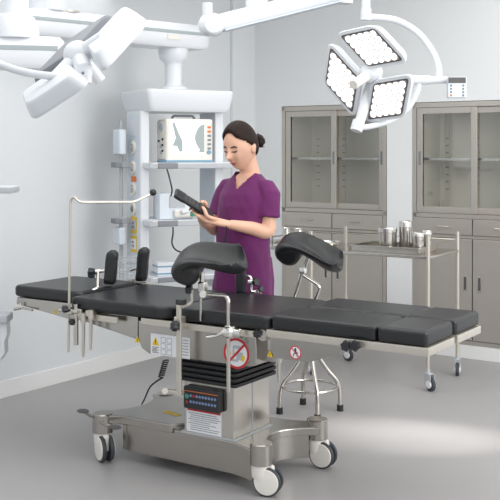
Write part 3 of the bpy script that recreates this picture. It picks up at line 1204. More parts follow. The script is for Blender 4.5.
def cup(px, yl, label):
    p = trolley_pt(px, yl)
    b = MB()
    b.lathe([(0, 0), (0.022, 0), (0.023, 0.004), (0.031, 0.108), (0.033, 0.110), (0.031, 0.112), (0.029, 0.108), (0.021, 0.006), (0, 0.006)], 28, T=Matrix.Translation(p))
    tag(b.build('steel_cup', M['chrome'], None, loc=p), label, 'cup', 'steel cups on the trolley')


cup(286, 0.2, 'tall steel cup nearer the woman, left of its pair')
cup(298.5, 0.2, 'tall steel cup right of its pair, behind the far black pad')


def basin(px, yl, r, h, label):
    p = trolley_pt(px, yl)
    b = MB()
    b.lathe([(0, 0), (r * 0.6, 0), (r * 0.85, h * 0.5), (r * 0.97, h * 0.95), (r * 1.08, h), (r * 1.08, h * 1.03), (r * 0.95, h), (r * 0.82, h * 0.55), (r * 0.58, 0.004), (0, 0.004)], 36, T=Matrix.Translation(p))
    tag(b.build('steel_basin', M['chrome'], None, loc=p), label, 'basin')


basin(329, 0.20, 0.085, 0.035, 'shallow round steel basin between the cups and the tray')
p = trolley_pt(274, 0.2)
b = MB(Matrix.Translation(p) @ Matrix.Rotation(ty, 4, 'Z'))
b.span(-0.08, 0.05, -0.06, 0.06, 0, 0.024, 0.006)
tag(b.build('instrument_box', M['steel_b'], None, loc=p), 'low steel instrument box on the trolley next to the woman', 'instrument box')

# ------------------------------------------------------------------ ceiling supply pendant with shelves
th = R(28)
pFL = Vector((-0.6257, 6.0, 0))
pend = empty('supply_pendant', pFL, th, 'white ceiling supply pendant with two columns and shelves beside the woman', 'ceiling pendant')
b = MB()
T = Matrix.Identity(4)
# header: trapezoid in the (y, z) sense, wide top
hd = [(0, 1.862), (0.6, 1.862), (0.575, 1.71), (0.022, 1.71)]
rings = []
for (z, x0, x1, y0, y1) in ((1.71, 0.03, 0.57, 0.03, 0.44), (1.735, 0.018, 0.583, 0.015, 0.46), (1.825, 0.0, 0.6, 0.0, 0.5), (1.845, 0.004, 0.596, 0.004, 0.496), (1.85, 0.02, 0.58, 0.02, 0.48)):
    rings.append([(x, y, z) for x, y in rpoly(x0, x1, y0, y1, 0.03)])
b.rings(rings)
b.build('header', M['white'], pend)
for x in (0.0, 0.516):
    b = MB()
    b.prism(rpoly(x, x + 0.062, 0.12, 0.36, 0.008), 0.58, 1.715)
    co = b.build('column', M['white'], pend)
    b = MB()
    b.span(x - 0.0015, x, 0.135, 0.345, 0.60, 1.70)
    b.build('side_panel', M['pale'], co)
    if x == 0.0:
        colL = co


def left_face(py):
    return 1.47 - (py - 150) / F * 6.19


for py in (128, 148, 168, 189, 209):
    z = left_face(py)
    Tn = frame((-0.002, 0.235, z), Vector((0, 1, 0)), Vector((0, 0, 1)), Vector((-1, 0, 0)))
    if py == 128:
        b = MB(Tn)
        b.box((0, 0, 0.002), (0.1, 0.10, 0.004), 0.004)
        b.build('blank_plate', M['white'], colL)
        continue
    b = MB(Tn)
    b.lathe([(0, 0), (0.046, 0), (0.042, 0.01), (0.028, 0.012), (0.026, 0.004), (0, 0.004)], 24)
    oo = b.build('gas_outlet', M['white_w'], colL)
    b = MB(Tn)
    b.lathe([(0, 0.005), (0.022, 0.005), (0.018, 0.014), (0.008, 0.016), (0, 0.010)], 18)
    b.build('outlet_core', M['grey'] if py == 209 else M['grey_l'], oo)
Tn = frame((-0.002, 0.225, left_face(179)), Vector((0, 1, 0)), Vector((0, 0, 1)), Vector((-1, 0, 0)))
b = MB(Tn)
b.box((0, 0, 0.002), (0.085, 0.034, 0.004), 0.001)
b.build('orange_plate', M['orange'], colL)
for py in (225, 244):
    Tn = frame((-0.002, 0.225, left_face(py)), Vector((0, 1, 0)), Vector((0, 0, 1)), Vector((-1, 0, 0)))
    b = MB(Tn)
    b.box((0, 0, 0.002), (0.10, 0.105, 0.004), 0.002)
    so = b.build('power_socket', M['yellow'], colL)
    b = MB(Tn)
    b.box((0, 0, 0.004), (0.085, 0.066, 0.006), 0.003)
    b.build('socket_face', M['grey_l'] if py == 225 else M['paper'], so)
    b = MB(Tn)
    b.box((0, 0.012, 0.0072), (0.03, 0.008, 0.002))
    b.box((-0.012, -0.012, 0.0072), (0.008, 0.018, 0.002))
    b.box((0.012, -0.012, 0.0072), (0.008, 0.018, 0.002))
    b.build('socket_slots', M['grey_d'], so)
# shelves
for (z0, z1, yf) in ((1.354, 1.392, -0.03), (0.998, 1.038, -0.03), (0.655, 0.69, -0.03)):
    b = MB()
    b.span(0.02, 0.63, yf, 0.36, z0, z1, 0.006)
    so = b.build('shelf', M['white'], pend)
    b = MB()
    b.span(0.055, 0.185, yf - 0.012, yf + 0.02, z0 + 0.002, z1 - 0.002, 0.004)
    b.build('corner_bumper', M['grey'], so)
    b = MB()
    b.span(0.0, 0.63, yf - 0.006, yf, z0 + 0.006, z1 - 0.006)
    b.build('front_rail', M['grey_l'], so)
# side rail with boxes left of the column
b = MB()
b.cyl((-0.06, 0.30, 0.72), (-0.06, 0.30, 1.66), 0.012, 12)
for z in (1.375, 1.02):
    b.span(-0.085, 0.0, 0.27, 0.33, z - 0.018, z + 0.018, 0.004)
sr = b.build('side_rail', M['grey_l'], pend)
for (z0, z1) in ((1.44, 1.60), (0.87, 0.98)):
    b = MB()
    b.span(-0.095, -0.045, 0.24, 0.36, z0, z1, 0.012, 3)
    b.build('side_box', M['pale'], sr)
for z in (1.375, 1.02):
    b = MB()
    b.span(-0.115, -0.07, 0.25, 0.34, z - 0.016, z + 0.016, 0.004)
    b.build('rail_end_block', M['grey'], sr)
# shaft
sx_, sy_ = 0.28, 0.25
b = MB(Matrix.Translation((sx_, sy_, 0)))
b.lathe([(0, 1.85), (0.10, 1.85), (0.088, 1.875), (0.062, 1.885), (0.056, 1.90), (0.056, 2.02), (0.064, 2.035), (0.09, 2.06), (0.098, 2.10), (0.096, 2.13), (0, 2.13)], 32)
b.build('shaft', M['white'], pend)
# long swing arm overhead (local frame of the pendant -> world ends)
ci = Matrix.Rotation(-th, 4, 'Z') @ Matrix.Translation(-pFL)
sc_w = (Matrix.Translation(pFL) @ Matrix.Rotation(th, 4, 'Z')) @ Vector((sx_, sy_, 0))
e0 = Vector((-1.33, 5.62, 0))
e1 = sc_w + (sc_w - e0).normalized() * 0.22
ax = (e1 - e0).normalized()
ayv = Vector((-ax.y, ax.x, 0))
Ta = ci @ frame((e0.x, e0.y, 0), ax, ayv, Vector((0, 0, 1)))
L_ = (e1 - e0).length
b = MB(Ta)
zA = 2.125
arm_sec = [(-0.10, 0.0), (-0.115, 0.02), (-0.12, 0.07), (-0.115, 0.12), (-0.09, 0.155), (0.09, 0.155), (0.115, 0.12), (0.12, 0.07), (0.115, 0.02), (0.10, 0.0)]
rings = []
for (x, sc) in ((0, 0.75), (0.03, 0.95), (0.06, 1), (L_ - 0.06, 1), (L_ - 0.02, 0.95), (L_, 0.8)):
    rings.append([(x, y * sc, zA + 0.078 + (z - 0.078) * sc) for (y, z) in arm_sec])
b.rings(rings)
ao = b.build('swing_arm', M['white'], pend)
b = MB(Ta)
b.span(0.02, L_ - 0.02, -0.1225, 0.1225, zA + 0.085, zA + 0.105, 0.002)
b.build('arm_stripe', M['stripe'], ao)
b = MB(Ta)
b.box((L_ * 0.77, -0.122, zA + 0.06), (0.10, 0.004, 0.03))
b.build('arm_label', M['white_w'], ao)
Tc = Ta @ Matrix.Translation((0.20, 0, 0))
b = MB(Tc)
b.lathe([(0, zA + 0.155), (0.108, zA + 0.155), (0.112, zA + 0.17), (0.112, 2.6), (0.14, 2.7), (0.16, ZC), (0, ZC)], 32)
b.build('ceiling_column', M['white'], pend)
b = MB(Tc)
b.lathe([(0, zA + 0.15), (0.085, zA + 0.15), (0.085, zA + 0.16), (0, zA + 0.16)], 24, T=Matrix.Translation((0.10, -0.02, 0.004)))
b.build('brass_ring', M['rail'], pend)

# second pendant, mostly outside the frame on the left
p2 = Vector((-1.20, 5.0, 0))
pd2 = empty('supply_pendant', p2, 0, 'white ceiling pendant cut off by the left edge, only its arm and column in view', 'ceiling pendant')
b = MB()
zB = 1.885
rings = []
for (x, sc) in ((-0.55, 0.8), (-0.5, 1), (0.17, 1), (0.225, 0.95), (0.245, 0.75)):
    rings.append([(x, y * sc * 0.95, zB + 0.078 + (z - 0.078) * sc * 1.05) for (y, z) in arm_sec])
b.rings(rings, T=Matrix.Rotation(R(12), 4, 'Z'))
ao = b.build('swing_arm', M['white'], pd2)
b = MB(Matrix.Rotation(R(12), 4, 'Z'))
b.span(-0.5, 0.215, -0.1165, 0.1165, zB + 0.085, zB + 0.108, 0.002)
b.build('arm_stripe', M['stripe'], ao)
b = MB()
b.lathe([(0, zB + 0.15), (0.125, zB + 0.15), (0.122, zB + 0.21), (0.10, zB + 0.26), (0.072, zB + 0.275), (0.072, 2.75), (0.11, ZC), (0, ZC)], 32)
b.build('ceiling_column', M['white'], pd2)
b = MB()
b.prism(rpoly(-0.62, -0.45, -0.14, 0.10, 0.02), 0.6, 1.90)
b.build('column', M['white'], pd2)
q = P(8, 189, 5.0) - p2
b = MB()
b.span(-0.5, q.x + 0.04, -0.10, 0.06, q.z - 0.02, q.z + 0.017, 0.005)
so = b.build('shelf', M['white'], pd2)
b = MB()
b.span(q.x - 0.03, q.x + 0.044, -0.105, 0.065, q.z - 0.014, q.z + 0.011, 0.004)
b.build('corner_bumper', M['grey_l'], so)
q = P(4, 317, 5.0) - p2
b = MB()
b.span(-0.5, q.x + 0.035, -0.08, 0.05, q.z - 0.02, q.z + 0.02, 0.008)
so = b.build('shelf', M['grey_l'], pd2)
b = MB()
b.prism([(-0.05, 0), (0.025, 0), (0.028, -0.06), (0.015, -0.10), (0.018, -0.155), (-0.005, -0.19), (-0.05, -0.19)], -0.04, 0.04, 0.008, 2, T=Matrix.Translation((q.x, -0.01, q.z - 0.02)) @ Matrix.Rotation(R(90), 4, 'X'))
b.build('hanging_bracket', M['white'], so)

# things on the pendant shelves
TP = Matrix.Translation(pFL) @ Matrix.Rotation(th, 4, 'Z')


def shelf_pt(px, yl, z):
    k = (px - 250) / F
    c_, s_ = math.cos(th), math.sin(th)
    x = (k * (pFL.y + yl * c_) - pFL.x + yl * s_) / (c_ - k * s_)
    return TP @ Vector((x, yl, z))


mp = shelf_pt(184, 0.10, 1.3925)
mon = empty('patient_monitor', mp, R(28), 'white patient monitor with bright screen on the upper pendant shelf', 'monitor')
mon.scale = (1.07, 1.07, 1.03)
b = MB()
b.span(-0.145, 0.145, -0.07, 0.08, 0.008, 0.262, 0.02, 4)
b.span(-0.15, 0.15, -0.085, -0.055, 0.006, 0.265, 0.012, 3)
for x in (-0.11, 0.11):
    b.span(x - 0.02, x + 0.02, -0.06, 0.06, 0, 0.012)
b.build('housing', M['white_w'], mon)
b = MB()
b.span(-0.13, 0.095, -0.088, -0.083, 0.045, 0.248, 0.002)
sc_ = b.build('screen', M['screen'], mon)
b = MB()
pl = []
T = frame((0, -0.0885, 0), Vector((1, 0, 0)), Vector((0, 0, 1)), Vector((0, -1, 0)))
b.prism([(-0.115, 0.24), (-0.10, 0.242), (-0.075, 0.18), (-0.05, 0.13), (-0.048, 0.07), (-0.065, 0.062), (-0.085, 0.10), (-0.112, 0.10), (-0.092, 0.15)], 0, 0.0008, T=T)
b.prism([(0.055, 0.06)] + [(0.075 - 0.045 * math.sin(math.pi * k / 10), 0.06 + 0.018 * k) for k in range(1, 10)] + [(0.092, 0.235), (0.092, 0.06)], 0, 0.0008, T=T)
b.build('screen_image', M['screen_g'], sc_)
for k in range(6):
    b = MB()
    b.box((0.125, -0.087, 0.215 - k * 0.026), (0.022, 0.006, 0.013), 0.002)
    b.build('button', M['orange'] if k in (0, 1) else M['grey'], mon)
b = MB()
b.lathe([(0, 0), (0.013, 0), (0.012, 0.012), (0, 0.012)], 16, T=frame((0.122, -0.085, 0.062), Vector((1, 0, 0)), Vector((0, 0, 1)), Vector((0, -1, 0))))
b.build('dial', M['blue'], mon)
b = MB()
b.span(-0.152, 0.152, -0.088, 0.05, 0.0, 0.014, 0.004)
b.build('foot_strip', M['blue'], mon)
b = MB()
for (y, z, r_) in ((0.0, 0.215, 0.026), (0.0, 0.10, 0.014), (0.0, 0.06, 0.012)):
    b = MB()
    b.lathe([(0, 0), (r_, 0), (r_ * 0.9, 0.006), (0, 0.006)], 16, T=frame((-0.145, y, z), Vector((0, 1, 0)), Vector((0, 0, 1)), Vector((-1, 0, 0))))
    b.build('side_port', M['grey_l'], mon)
b = MB()
for (y, z, r_) in ((-0.025, 0.14, 0.008), (-0.025, 0.105, 0.007), (-0.025, 0.07, 0.007), (0.03, 0.13, 0.007)):
    b = MB()
    b.lathe([(0, 0), (r_, 0), (r_ * 0.9, 0.007), (0, 0.007)], 12, T=frame((-0.146, y, z), Vector((0, 1, 0)), Vector((0, 0, 1)), Vector((-1, 0, 0))))
    b.build('cable_socket', M['ink'], mon)
b = MB()
b.tube(fillet([(-0.08, 0.0, 0.26), (-0.07, 0.0, 0.285), (0.06, 0.0, 0.285), (0.07, 0.0, 0.26)], 0.012), 0.008, 10)
b.build('carry_handle', M['grey'], mon)
# ventilator / nebuliser on the lower shelf
vp = shelf_pt(173, 0.08, 1.0385)
ven = empty('humidifier_device', vp, R(22), 'clear fronted white breathing device with green cap on the lower pendant shelf', 'medical device')
b = MB()
b.prism([(-0.11, 0), (0.11, 0), (0.115, 0.06), (0.07, 0.085), (0.06, 0.145), (-0.05, 0.165), (-0.11, 0.16)], -0.07, 0.07, 0.01, 2, T=Matrix.Rotation(R(90), 4, 'X'))
b.build('housing', M['pale'], ven)
b = MB()
b.span(-0.045, 0.055, -0.076, -0.07, 0.075, 0.148, 0.003)
b.build('display_window', M['grey_l'], ven)
b = MB()
b.span(-0.02, 0.11, -0.095, -0.07, 0.012, 0.062, 0.01, 3)
b.build('clear_cover', M['white_w'], ven)
b = MB()
b.lathe([(0, 0), (0.024, 0), (0.022, 0.03), (0, 0.034)], 18, T=Matrix.Translation((0.105, -0.09, 0.02)))
b.build('green_cap', M['green'], ven)
b = MB()
b.cyl((0.08, -0.08, 0.05), (0.02, -0.11, 0.045), 0.012, 12)
b.build('nozzle', M['white'], ven)
# carton on the lowest shelf, with papers
bp = shelf_pt(166, 0.06, 0.6905)
cb = empty('supply_box', bp, R(20), 'small white box with blue trim on the lowest pendant shelf', 'box')
b = MB()
b.span(-0.07, 0.07, -0.06, 0.06, 0, 0.085, 0.004)
b.build('body', M['white'], cb)
b = MB()
b.span(-0.0712, 0.0712, -0.0612, 0.0612, 0.055, 0.064)
b.span(-0.0712, 0.0712, -0.0612, 0.0612, 0.01, 0.02)
b.build('blue_stripe', M['blue'], cb)
# wire basket left on the lowest shelf
wp = shelf_pt(131, -0.05, 0.0)
wp.z = 0.69
bk = MB()
Tb = Matrix.Translation(wp) @ Matrix.Rotation(th, 4, 'Z')
bk.T = Tb
for k in range(7):
    x = -0.075 + k * 0.025
    bk.tube([(x, 0.06, 0.13), (x, 0.06, 0.0), (x, -0.06, 0.0), (x, -0.06, 0.13)], 0.002, 5)
for k in range(5):
    y = -0.06 + k * 0.03
    bk.tube([(-0.075, y, 0.13), (-0.075, y, 0.0), (0.075, y, 0.0), (0.075, y, 0.13)], 0.002, 5)
for z in (0.045, 0.09, 0.13):
    bk.tube([(-0.075, -0.06, z), (0.075, -0.06, z), (0.075, 0.06, z), (-0.075, 0.06, z)], 0.0028, 6, closed=True)
bk.box((0.0, 0.03, 0.115), (0.17, 0.012, 0.012))
bo = bk.build('wire_basket', M['grey_l'], None, loc=wp)
tag(bo, 'small wire basket hooked low at the foot of the pendant column', 'basket')
# cables
b = MB()
a0 = shelf_pt(168, -0.05, 1.36)
pts = [P(167, 169, 5.93), P(170, 180, 5.92), P(172, 190, 5.93), P(171, 196, 5.97)]
b.tube(spline(pts, 6), 0.005, 8)
tag(b.build('power_cable', M['plastic_k'], None, loc=pts[0]), 'short black cable hanging between the upper and middle pendant shelves', 'cable')
b = MB()
pts = [P(173, 227, 5.93), P(173, 234, 5.92), P(172, 243, 5.92), P(176, 250, 5.9), P(186, 253, 5.85), P(200, 254, 5.8), P(212, 262, 5.78)]
b.tube(spline(pts, 6), 0.005, 8)
tag(b.build('power_cable', M['plastic_k'], None, loc=pts[0]), 'longer black cable curving from the middle pendant shelf down behind the near pad', 'cable')

# ------------------------------------------------------------------ surgical lamps


def lamp_petal(T, s, parent, shell_m, led=True):
    """rhombic petal: T maps (radial, tangential, out of the light face) with the origin at the petal centre"""
    def rhomb(sc, r, n=5):
        pts = [Vector((s / 2 * sc, 0)), Vector((0, s * 0.866 * sc)), Vector((-s / 2 * sc, 0)), Vector((0, -s * 0.866 * sc))]
        out = []
        for i in range(4):
            a, b_, c_ = pts[i - 1], pts[i], pts[(i + 1) % 4]
            u, v = (a - b_).normalized(), (c_ - b_).normalized()
            p0, p1 = b_ + u * r, b_ + v * r
            for k in range(n + 1):
                t = k / n
                out.append(tuple((1 - t) ** 2 * p0 + 2 * t * (1 - t) * b_ + t * t * p1))
        return out
    b = MB(T)
    rg = []
    for (z, sc) in ((-0.045, 1.02), (-0.042, 1.08), (-0.034, 1.13), (-0.004, 1.26), (0.006, 1.28), (0.012, 1.25), (0.012, 1.06)):
        rg.append([(p[0], p[1], z) for p in rhomb(sc, s * 0.22 * sc)])
    b.rings(rg)
    so = b.build('petal', shell_m, parent, angle=50)
    b = MB(T)
    b.prism(rhomb(1.06, s * 0.10), 0.008, 0.0145)
    fo = b.build('face_bezel', M['grey_d'], so)
    b = MB(T)
    b.prism(rhomb(0.97, s * 0.09), 0.012, 0.0155)
    b.build('face_plate', M['led_off'], so)
    b = MB(T)
    N = 5
    for i in range(N):
        for j in range(N):
            a, c_ = (i + 0.5) / N - 0.5, (j + 0.5) / N - 0.5
            x = (a + c_) * s / 2 * 0.95
            y = (a - c_) * s * 0.866 * 0.95
            b.lathe([(0, 0.021), (s * 0.055, 0.020), (s * 0.092, 0.0155), (0, 0.0155)], 12, T=Matrix.Translation((x, y, 0)))
    tag(b.build('led_cluster', M['led'], so), kind=None)
    return so


def lamp_head(center, e1, e2, n, s, parent, mats):
    """three petals 120 degrees apart round a hub; n is the way the light shines"""
    e1, e2, n = Vector(e1).normalized(), Vector(e2).normalized(), Vector(n).normalized()
    for k in range(3):
        a = R(120 * k)
        rd = e1 * math.cos(a) + e2 * math.sin(a)
        tg = -e1 * math.sin(a) + e2 * math.cos(a)
        o = Vector(center) + rd * s * 0.80
        zax = rd.cross(tg)
        if zax.dot(n) < 0:
            tg = -tg
        lamp_petal(frame(o, rd, tg, n), s, parent, mats[k])


# right lamp
YL = 4.6
kL = F / YL
lc = P(368, 75, YL)
rl = empty('surgical_lamp', (lc.x, lc.y, ZC), 0, 'three petalled white surgical lamp, lit, in front of the cabinets', 'surgical lamp')
off = Vector((lc.x, lc.y, ZC))
e1 = Vector((0.076, -0.544, 0.835))
e2 = Vector((0.797, -0.471, -0.380))
nn = -e1.cross(e2)
lamp_head(lc - off, e1, e2, nn, 39.5 / kL, rl, [M['white']] * 3)
b = MB()
b.ell(lc - off - nn * 0.02, (0.05, 0.05, 0.05))
b.cyl(lc - off, lc - off - nn * 0.06, 0.045, 20)
for k in range(3):
    rd = e1 * math.cos(R(120 * k)) + e2 * math.sin(R(120 * k))
    b.cyl(lc - off - nn * 0.03, lc - off - nn * 0.03 + rd * 0.10, 0.022, 12)
b.build('hub', M['white'], rl)
b = MB()
hb = lc - off
b.tube([hb, hb + nn * 0.04, hb + nn * 0.13], [0.027, 0.024, 0.022], 18)
b.build('sterile_handle', M['white_w'], rl)


def Q(px, py, dy=0.0):
    return P(px, py, YL + dy) - off


b = MB()
stem = [Q(372, 80, 0.10), Q(366, 100, 0.07), Q(361, 118, 0.05), Q(357, 128, 0.04)]
b.tube(stem, 0.024, 16)
b.tube([Q(359, 121, 0.05), Q(356, 131, 0.04)], 0.029, 16)
b.build('stem', M['white'], rl)
b = MB()
yk = spline([Q(357, 128, 0.04), Q(372, 126, 0.06), Q(392, 120, 0.1), Q(408, 108, 0.12), Q(416, 94, 0.12), Q(419, 84, 0.12)], 6)
b.tube(yk, 0.014, 14)
b.build('yoke', M['white'], rl)
b = MB()
b.cyl(Q(415, 80, 0.12), Q(447, 80, 0.12), 0.017, 16)
b.cyl(Q(413, 80, 0.12), Q(430, 80, 0.12), 0.022, 18)
b.build('pivot', M['white'], rl)
b = MB()
arm = spline([Q(366, 17, 0.2), Q(378, 17.5, 0.2), Q(398, 21, 0.18), Q(418, 33, 0.16), Q(432, 51, 0.14), Q(438, 66, 0.13), Q(439, 79, 0.12)], 6)
b.tube(arm, 0.0165, 14)
b.build('curved_arm', M['white'], rl)
b = MB()
q = Q(366, 13, 0.2)
b.cyl((q.x, q.y, q.z - 0.03), (q.x, q.y, 0), 0.021, 18)
b.cyl((q.x, q.y, q.z - 0.035), (q.x, q.y, q.z + 0.02), 0.026, 18)
b.build('down_tube', M['white'], rl)
b = MB()
q = Q(456.5, 87.5, 0.10)
b.span(q.x - 0.045, q.x + 0.045, q.y - 0.02, q.y + 0.02, q.z - 0.05, q.z + 0.05, 0.006)
cp = b.build('control_box', M['pale'], rl)
b = MB()
b.span(q.x - 0.043, q.x + 0.040, q.y - 0.0225, q.y - 0.019, q.z + 0.020, q.z + 0.047)
b.build('display', M['grey_d'], cp)
for i in range(2):
    for k in range(4):
        b = MB()
        b.lathe([(0, 0), (0.006, 0), (0.005, 0.002), (0, 0.002)], 10, T=frame((q.x - 0.030 + i * 0.058, q.y - 0.020, q.z + 0.008 - k * 0.0155), Vector((1, 0, 0)), Vector((0, 0, 1)), Vector((0, -1, 0))))
        b.build('button', M['orange'] if (i == 0 and k == 3) else M['grey'], cp)

# left lamp, seen from behind its petals
YM = 3.3
lc2 = P(84, 62, YM)
off2 = Vector((lc2.x, lc2.y, ZC))
ll = empty('surgical_lamp', off2, 0, 'white surgical lamp seen edge-on from behind at upper left', 'surgical lamp')
dl_ = Vector((0.755, 0.05, 0.655)).normalized()
n2 = Vector((0.60, 0.38, -0.74))
n2 = (n2 - dl_ * n2.dot(dl_)).normalized()
d2 = n2.cross(dl_).normalized()
if d2.y < 0:
    d2 = -d2
s2 = 0.197
# petals at 30, 150 and 270 degrees from the long axis
e1b = d2
e2b = dl_
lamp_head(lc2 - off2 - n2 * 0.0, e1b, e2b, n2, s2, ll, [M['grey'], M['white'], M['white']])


def Q2(px, py, dy=0.0):
    return P(px, py, YM + dy) - off2


b = MB()
b.ell(lc2 - off2 - n2 * 0.03, (0.05, 0.05, 0.05))
for k in range(3):
    rd = e1b * math.cos(R(120 * k)) + e2b * math.sin(R(120 * k))
    b.cyl(lc2 - off2 - n2 * 0.03, lc2 - off2 - n2 * 0.03 + rd * 0.12, 0.026, 12)
b.tube([lc2 - off2 - n2 * 0.03, Q2(84, 70, -0.1), Q2(84, 76, -0.1)], 0.028, 16)
b.build('hub', M['white'], ll)
b = MB()
b.tube([lc2 - off2, lc2 - off2 + n2 * 0.085], [0.024, 0.02], 16)
b.build('sterile_handle', M['white'], ll)
b = MB()
b.cyl(Q2(84, 65, -0.1), Q2(84, 83, -0.1), 0.026, 18)
jo = b.build('pivot', M['white'], ll)
b = MB()
for (px, py) in ((83, 73), (83, 80)):
    b.ell(Q2(px, py, -0.127), (0.005, 0.004, 0.005), 8, 6)
b.build('screw', M['grey'], jo)
b = MB()
yk = spline([Q2(-46, 10, -0.08), Q2(-30, 40, -0.08), Q2(-12, 58, -0.08), Q2(10, 68, -0.09), Q2(34, 74, -0.1), Q2(60, 76.5, -0.1), Q2(82, 76, -0.1)], 6)
b.tube(yk, 0.013, 14)
b.build('yoke', M['white'], ll)
b = MB()
q = Q2(-46, 10, -0.08)
b.cyl((q.x, q.y, q.z - 0.03), (q.x, q.y, 0), 0.022, 16)
b.build('down_tube', M['white'], ll)

# spring arm under the ceiling
YA = 5.0
offa = Vector((P(257, 0, YA).x, YA, ZC))
sa = empty('spring_arm', offa, 0, 'white ceiling spring arm rising to the right from a round knuckle', 'ceiling arm')


def Q3(px, py, dy=0.0):
    return P(px, py, YA + dy) - offa


b = MB()
k0, k1 = Q3(214, 25), Q3(345, -8)
dv = (k1 - k0).normalized()
up = Vector((0, -1, 0)).cross(dv).normalized()
if up.z < 0:
    up = -up
T = frame(k0, dv, Vector((0, 1, 0)), up)
b.T = T
Lr = (k1 - k0).length
b.rings([[(x, y, z) for (y, z) in rpoly(-0.036, 0.036, -h_, h_, 0.02)] for (x, h_) in ((0.0, 0.045), (0.10, 0.046), (Lr, 0.040))])
b.build('arm_cover', M['white'], sa)
b = MB(T)
b.span(0.05, Lr - 0.02, -0.039, 0.039, -0.048, -0.040, 0.002)
b.build('arm_edge', M['pale'], sa)
b = MB()
T = frame(k0, Vector((1, 0, 0)), Vector((0, 0, 1)), Vector((0, -1, 0)))
b.lathe([(0, -0.05), (0.045, -0.05), (0.055, -0.04), (0.055, 0.04), (0.045, 0.05), (0.012, 0.052), (0, 0.052)], 28, T=T)
b.ell(k0 + Vector((-0.035, 0.0, 0.0)), (0.045, 0.045, 0.055))
kn = b.build('knuckle', M['white'], sa)
b = MB()
q = Q3(207.5, 20)
b.cyl((q.x, q.y, q.z), (q.x, q.y, Q3(207, 3).z), 0.026, 18)
b.build('pin', M['white'], kn)
b = MB()
b.lathe([(0, k0.z + 0.0 + 0.1), (0.055, k0.z + 0.1), (0.058, k0.z + 0.105), (0.058, 0), (0, 0)], 28, T=Matrix.Translation((0, 0.08, 0)))
b.build('ceiling_tube', M['white'], sa)
b = MB()
q = k1
b.cyl((q.x, q.y, q.z - 0.06), (q.x, q.y, 0.0), 0.04, 18)
b.build('ceiling_tube', M['white'], sa)

# ------------------------------------------------------------------ the woman
WX, WY = -0.016, 5.10
WA = R(-38)
person = empty('person', (WX, WY, 0), WA, 'woman in purple short sleeved scrubs with hair in a bun, looking at a handset', 'person')


def realize(mb, name, m, parent, voxel, smooth=4, post=None, thick=0):
    tmp = mb.build('tmp_' + name, m)
    r_ = tmp.modifiers.new('r', 'REMESH')
    r_.mode = 'VOXEL'
    r_.voxel_size = voxel
    r_.use_smooth_shade = True
    if smooth:
        s_ = tmp.modifiers.new('s', 'SMOOTH')
        s_.iterations = smooth
        s_.factor = 0.5
    dg = bpy.context.evaluated_depsgraph_get()
    dg.update()
    me = bpy.data.meshes.new_from_object(tmp.evaluated_get(dg))
    old = tmp.data
    bpy.data.objects.remove(tmp, do_unlink=True)
    bpy.data.meshes.remove(old)
    me.name = name
    if post:
        bm = bmesh.new()
        bm.from_mesh(me)
        post(bm)
        bm.to_mesh(me)
        bm.free()
    me.materials.clear()
    me.materials.append(m)
    for p in me.polygons:
        p.use_smooth = True
    o = bpy.data.objects.new(name, me)
    COL.objects.link(o)
    o.parent = parent
    if thick:
        sd = o.modifiers.new('thickness', 'SOLIDIFY')
        sd.thickness = thick
        sd.offset = -1
    return o


def ering(c, rx, ry, n=28, pw=1.0):
    return [(c[0] + rx * math.copysign(abs(math.cos(2 * math.pi * k / n)) ** pw, math.cos(2 * math.pi * k / n)), c[1] + ry * math.copysign(abs(math.sin(2 * math.pi * k / n)) ** pw, math.sin(2 * math.pi * k / n)), c[2]) for k in range(n)]


# head frame: centre of the skull, face towards -y, tipped down
HC = Vector((-0.006, -0.048, 1.490))
TH = Matrix.Translation(HC) @ Matrix.Rotation(R(-3), 4, 'Z') @ Matrix.Rotation(R(19), 4, 'X') @ Matrix.Scale(1.06, 4)


def gs(d, c, w):
    return math.exp(-((d - Vector(c)).length / w) ** 2)


def head_point(d, grow=0.0):
    d = Vector(d).normalized()
    x, y, z = d
    hw, hd_, hh = 0.073, 0.090, 0.112
    if z < 0:
        hw *= 1 - 0.26 * (-z) ** 1.4
    p = Vector((x * hw, y * hd_, z * hh))
    if y < 0:                                      # flatter face
        p.y *= 1 - 0.06 * (1 - abs(x))
    if y > 0 and z < -0.2:                         # nape
        p.y *= 1 - 0.25 * min(1, (-z - 0.2))
    if z < -0.4 and y < 0:                         # chin comes forward
        p.y -= 0.016 * (-z - 0.4) / 0.6
    if grow == 0:
        # nose
        p.y -= 0.032 * gs(d, (0, -0.97, -0.24), 0.11)
        p.y -= 0.014 * gs(d, (0, -0.99, -0.10), 0.12)
        p.y -= 0.006 * gs(d, (0, -0.99, 0.05), 0.10)
        # sockets, cheeks, mouth, chin
        for sx0 in (-1, 1):
            p.y += 0.009 * gs(d, (sx0 * 0.36, -0.93, 0.03), 0.17)
            p += Vector((sx0 * 0.003, -0.005, 0)) * gs(d, (sx0 * 0.48, -0.82, -0.28), 0.25)
            p.y -= 0.004 * gs(d, (sx0 * 0.36, -0.93, 0.03), 0.08)
        p.y -= 0.006 * gs(d, (0, -0.86, -0.52), 0.14)
        p.y += 0.004 * gs(d, (0, -0.78, -0.64), 0.07)
        p.y -= 0.006 * gs(d, (0, -0.6, -0.82), 0.16)
    if grow:
        p *= 1 + grow / 0.09
    return p


body = MB()
# head
hb_ = bmesh.new()
bmesh.ops.create_uvsphere(hb_, u_segments=72, v_segments=54, radius=1)
for v in hb_.verts:
    v.co = head_point(v.co)
body._add(hb_, TH)
# ears
for sx0 in (-1, 1):
    body.ell((sx0 * 0.074, 0.008, -0.012), (0.008, 0.016, 0.030), 16, 12, T=TH)
    body.ell((sx0 * 0.078, 0.014, -0.004), (0.006, 0.012, 0.02), 12, 10, T=TH)
# neck
body.tube([(0, 0.03, 1.30), (0, 0.022, 1.36), (0, 0.006, 1.41), (0, -0.008, 1.47)], [0.062, 0.052, 0.048, 0.05], 24)
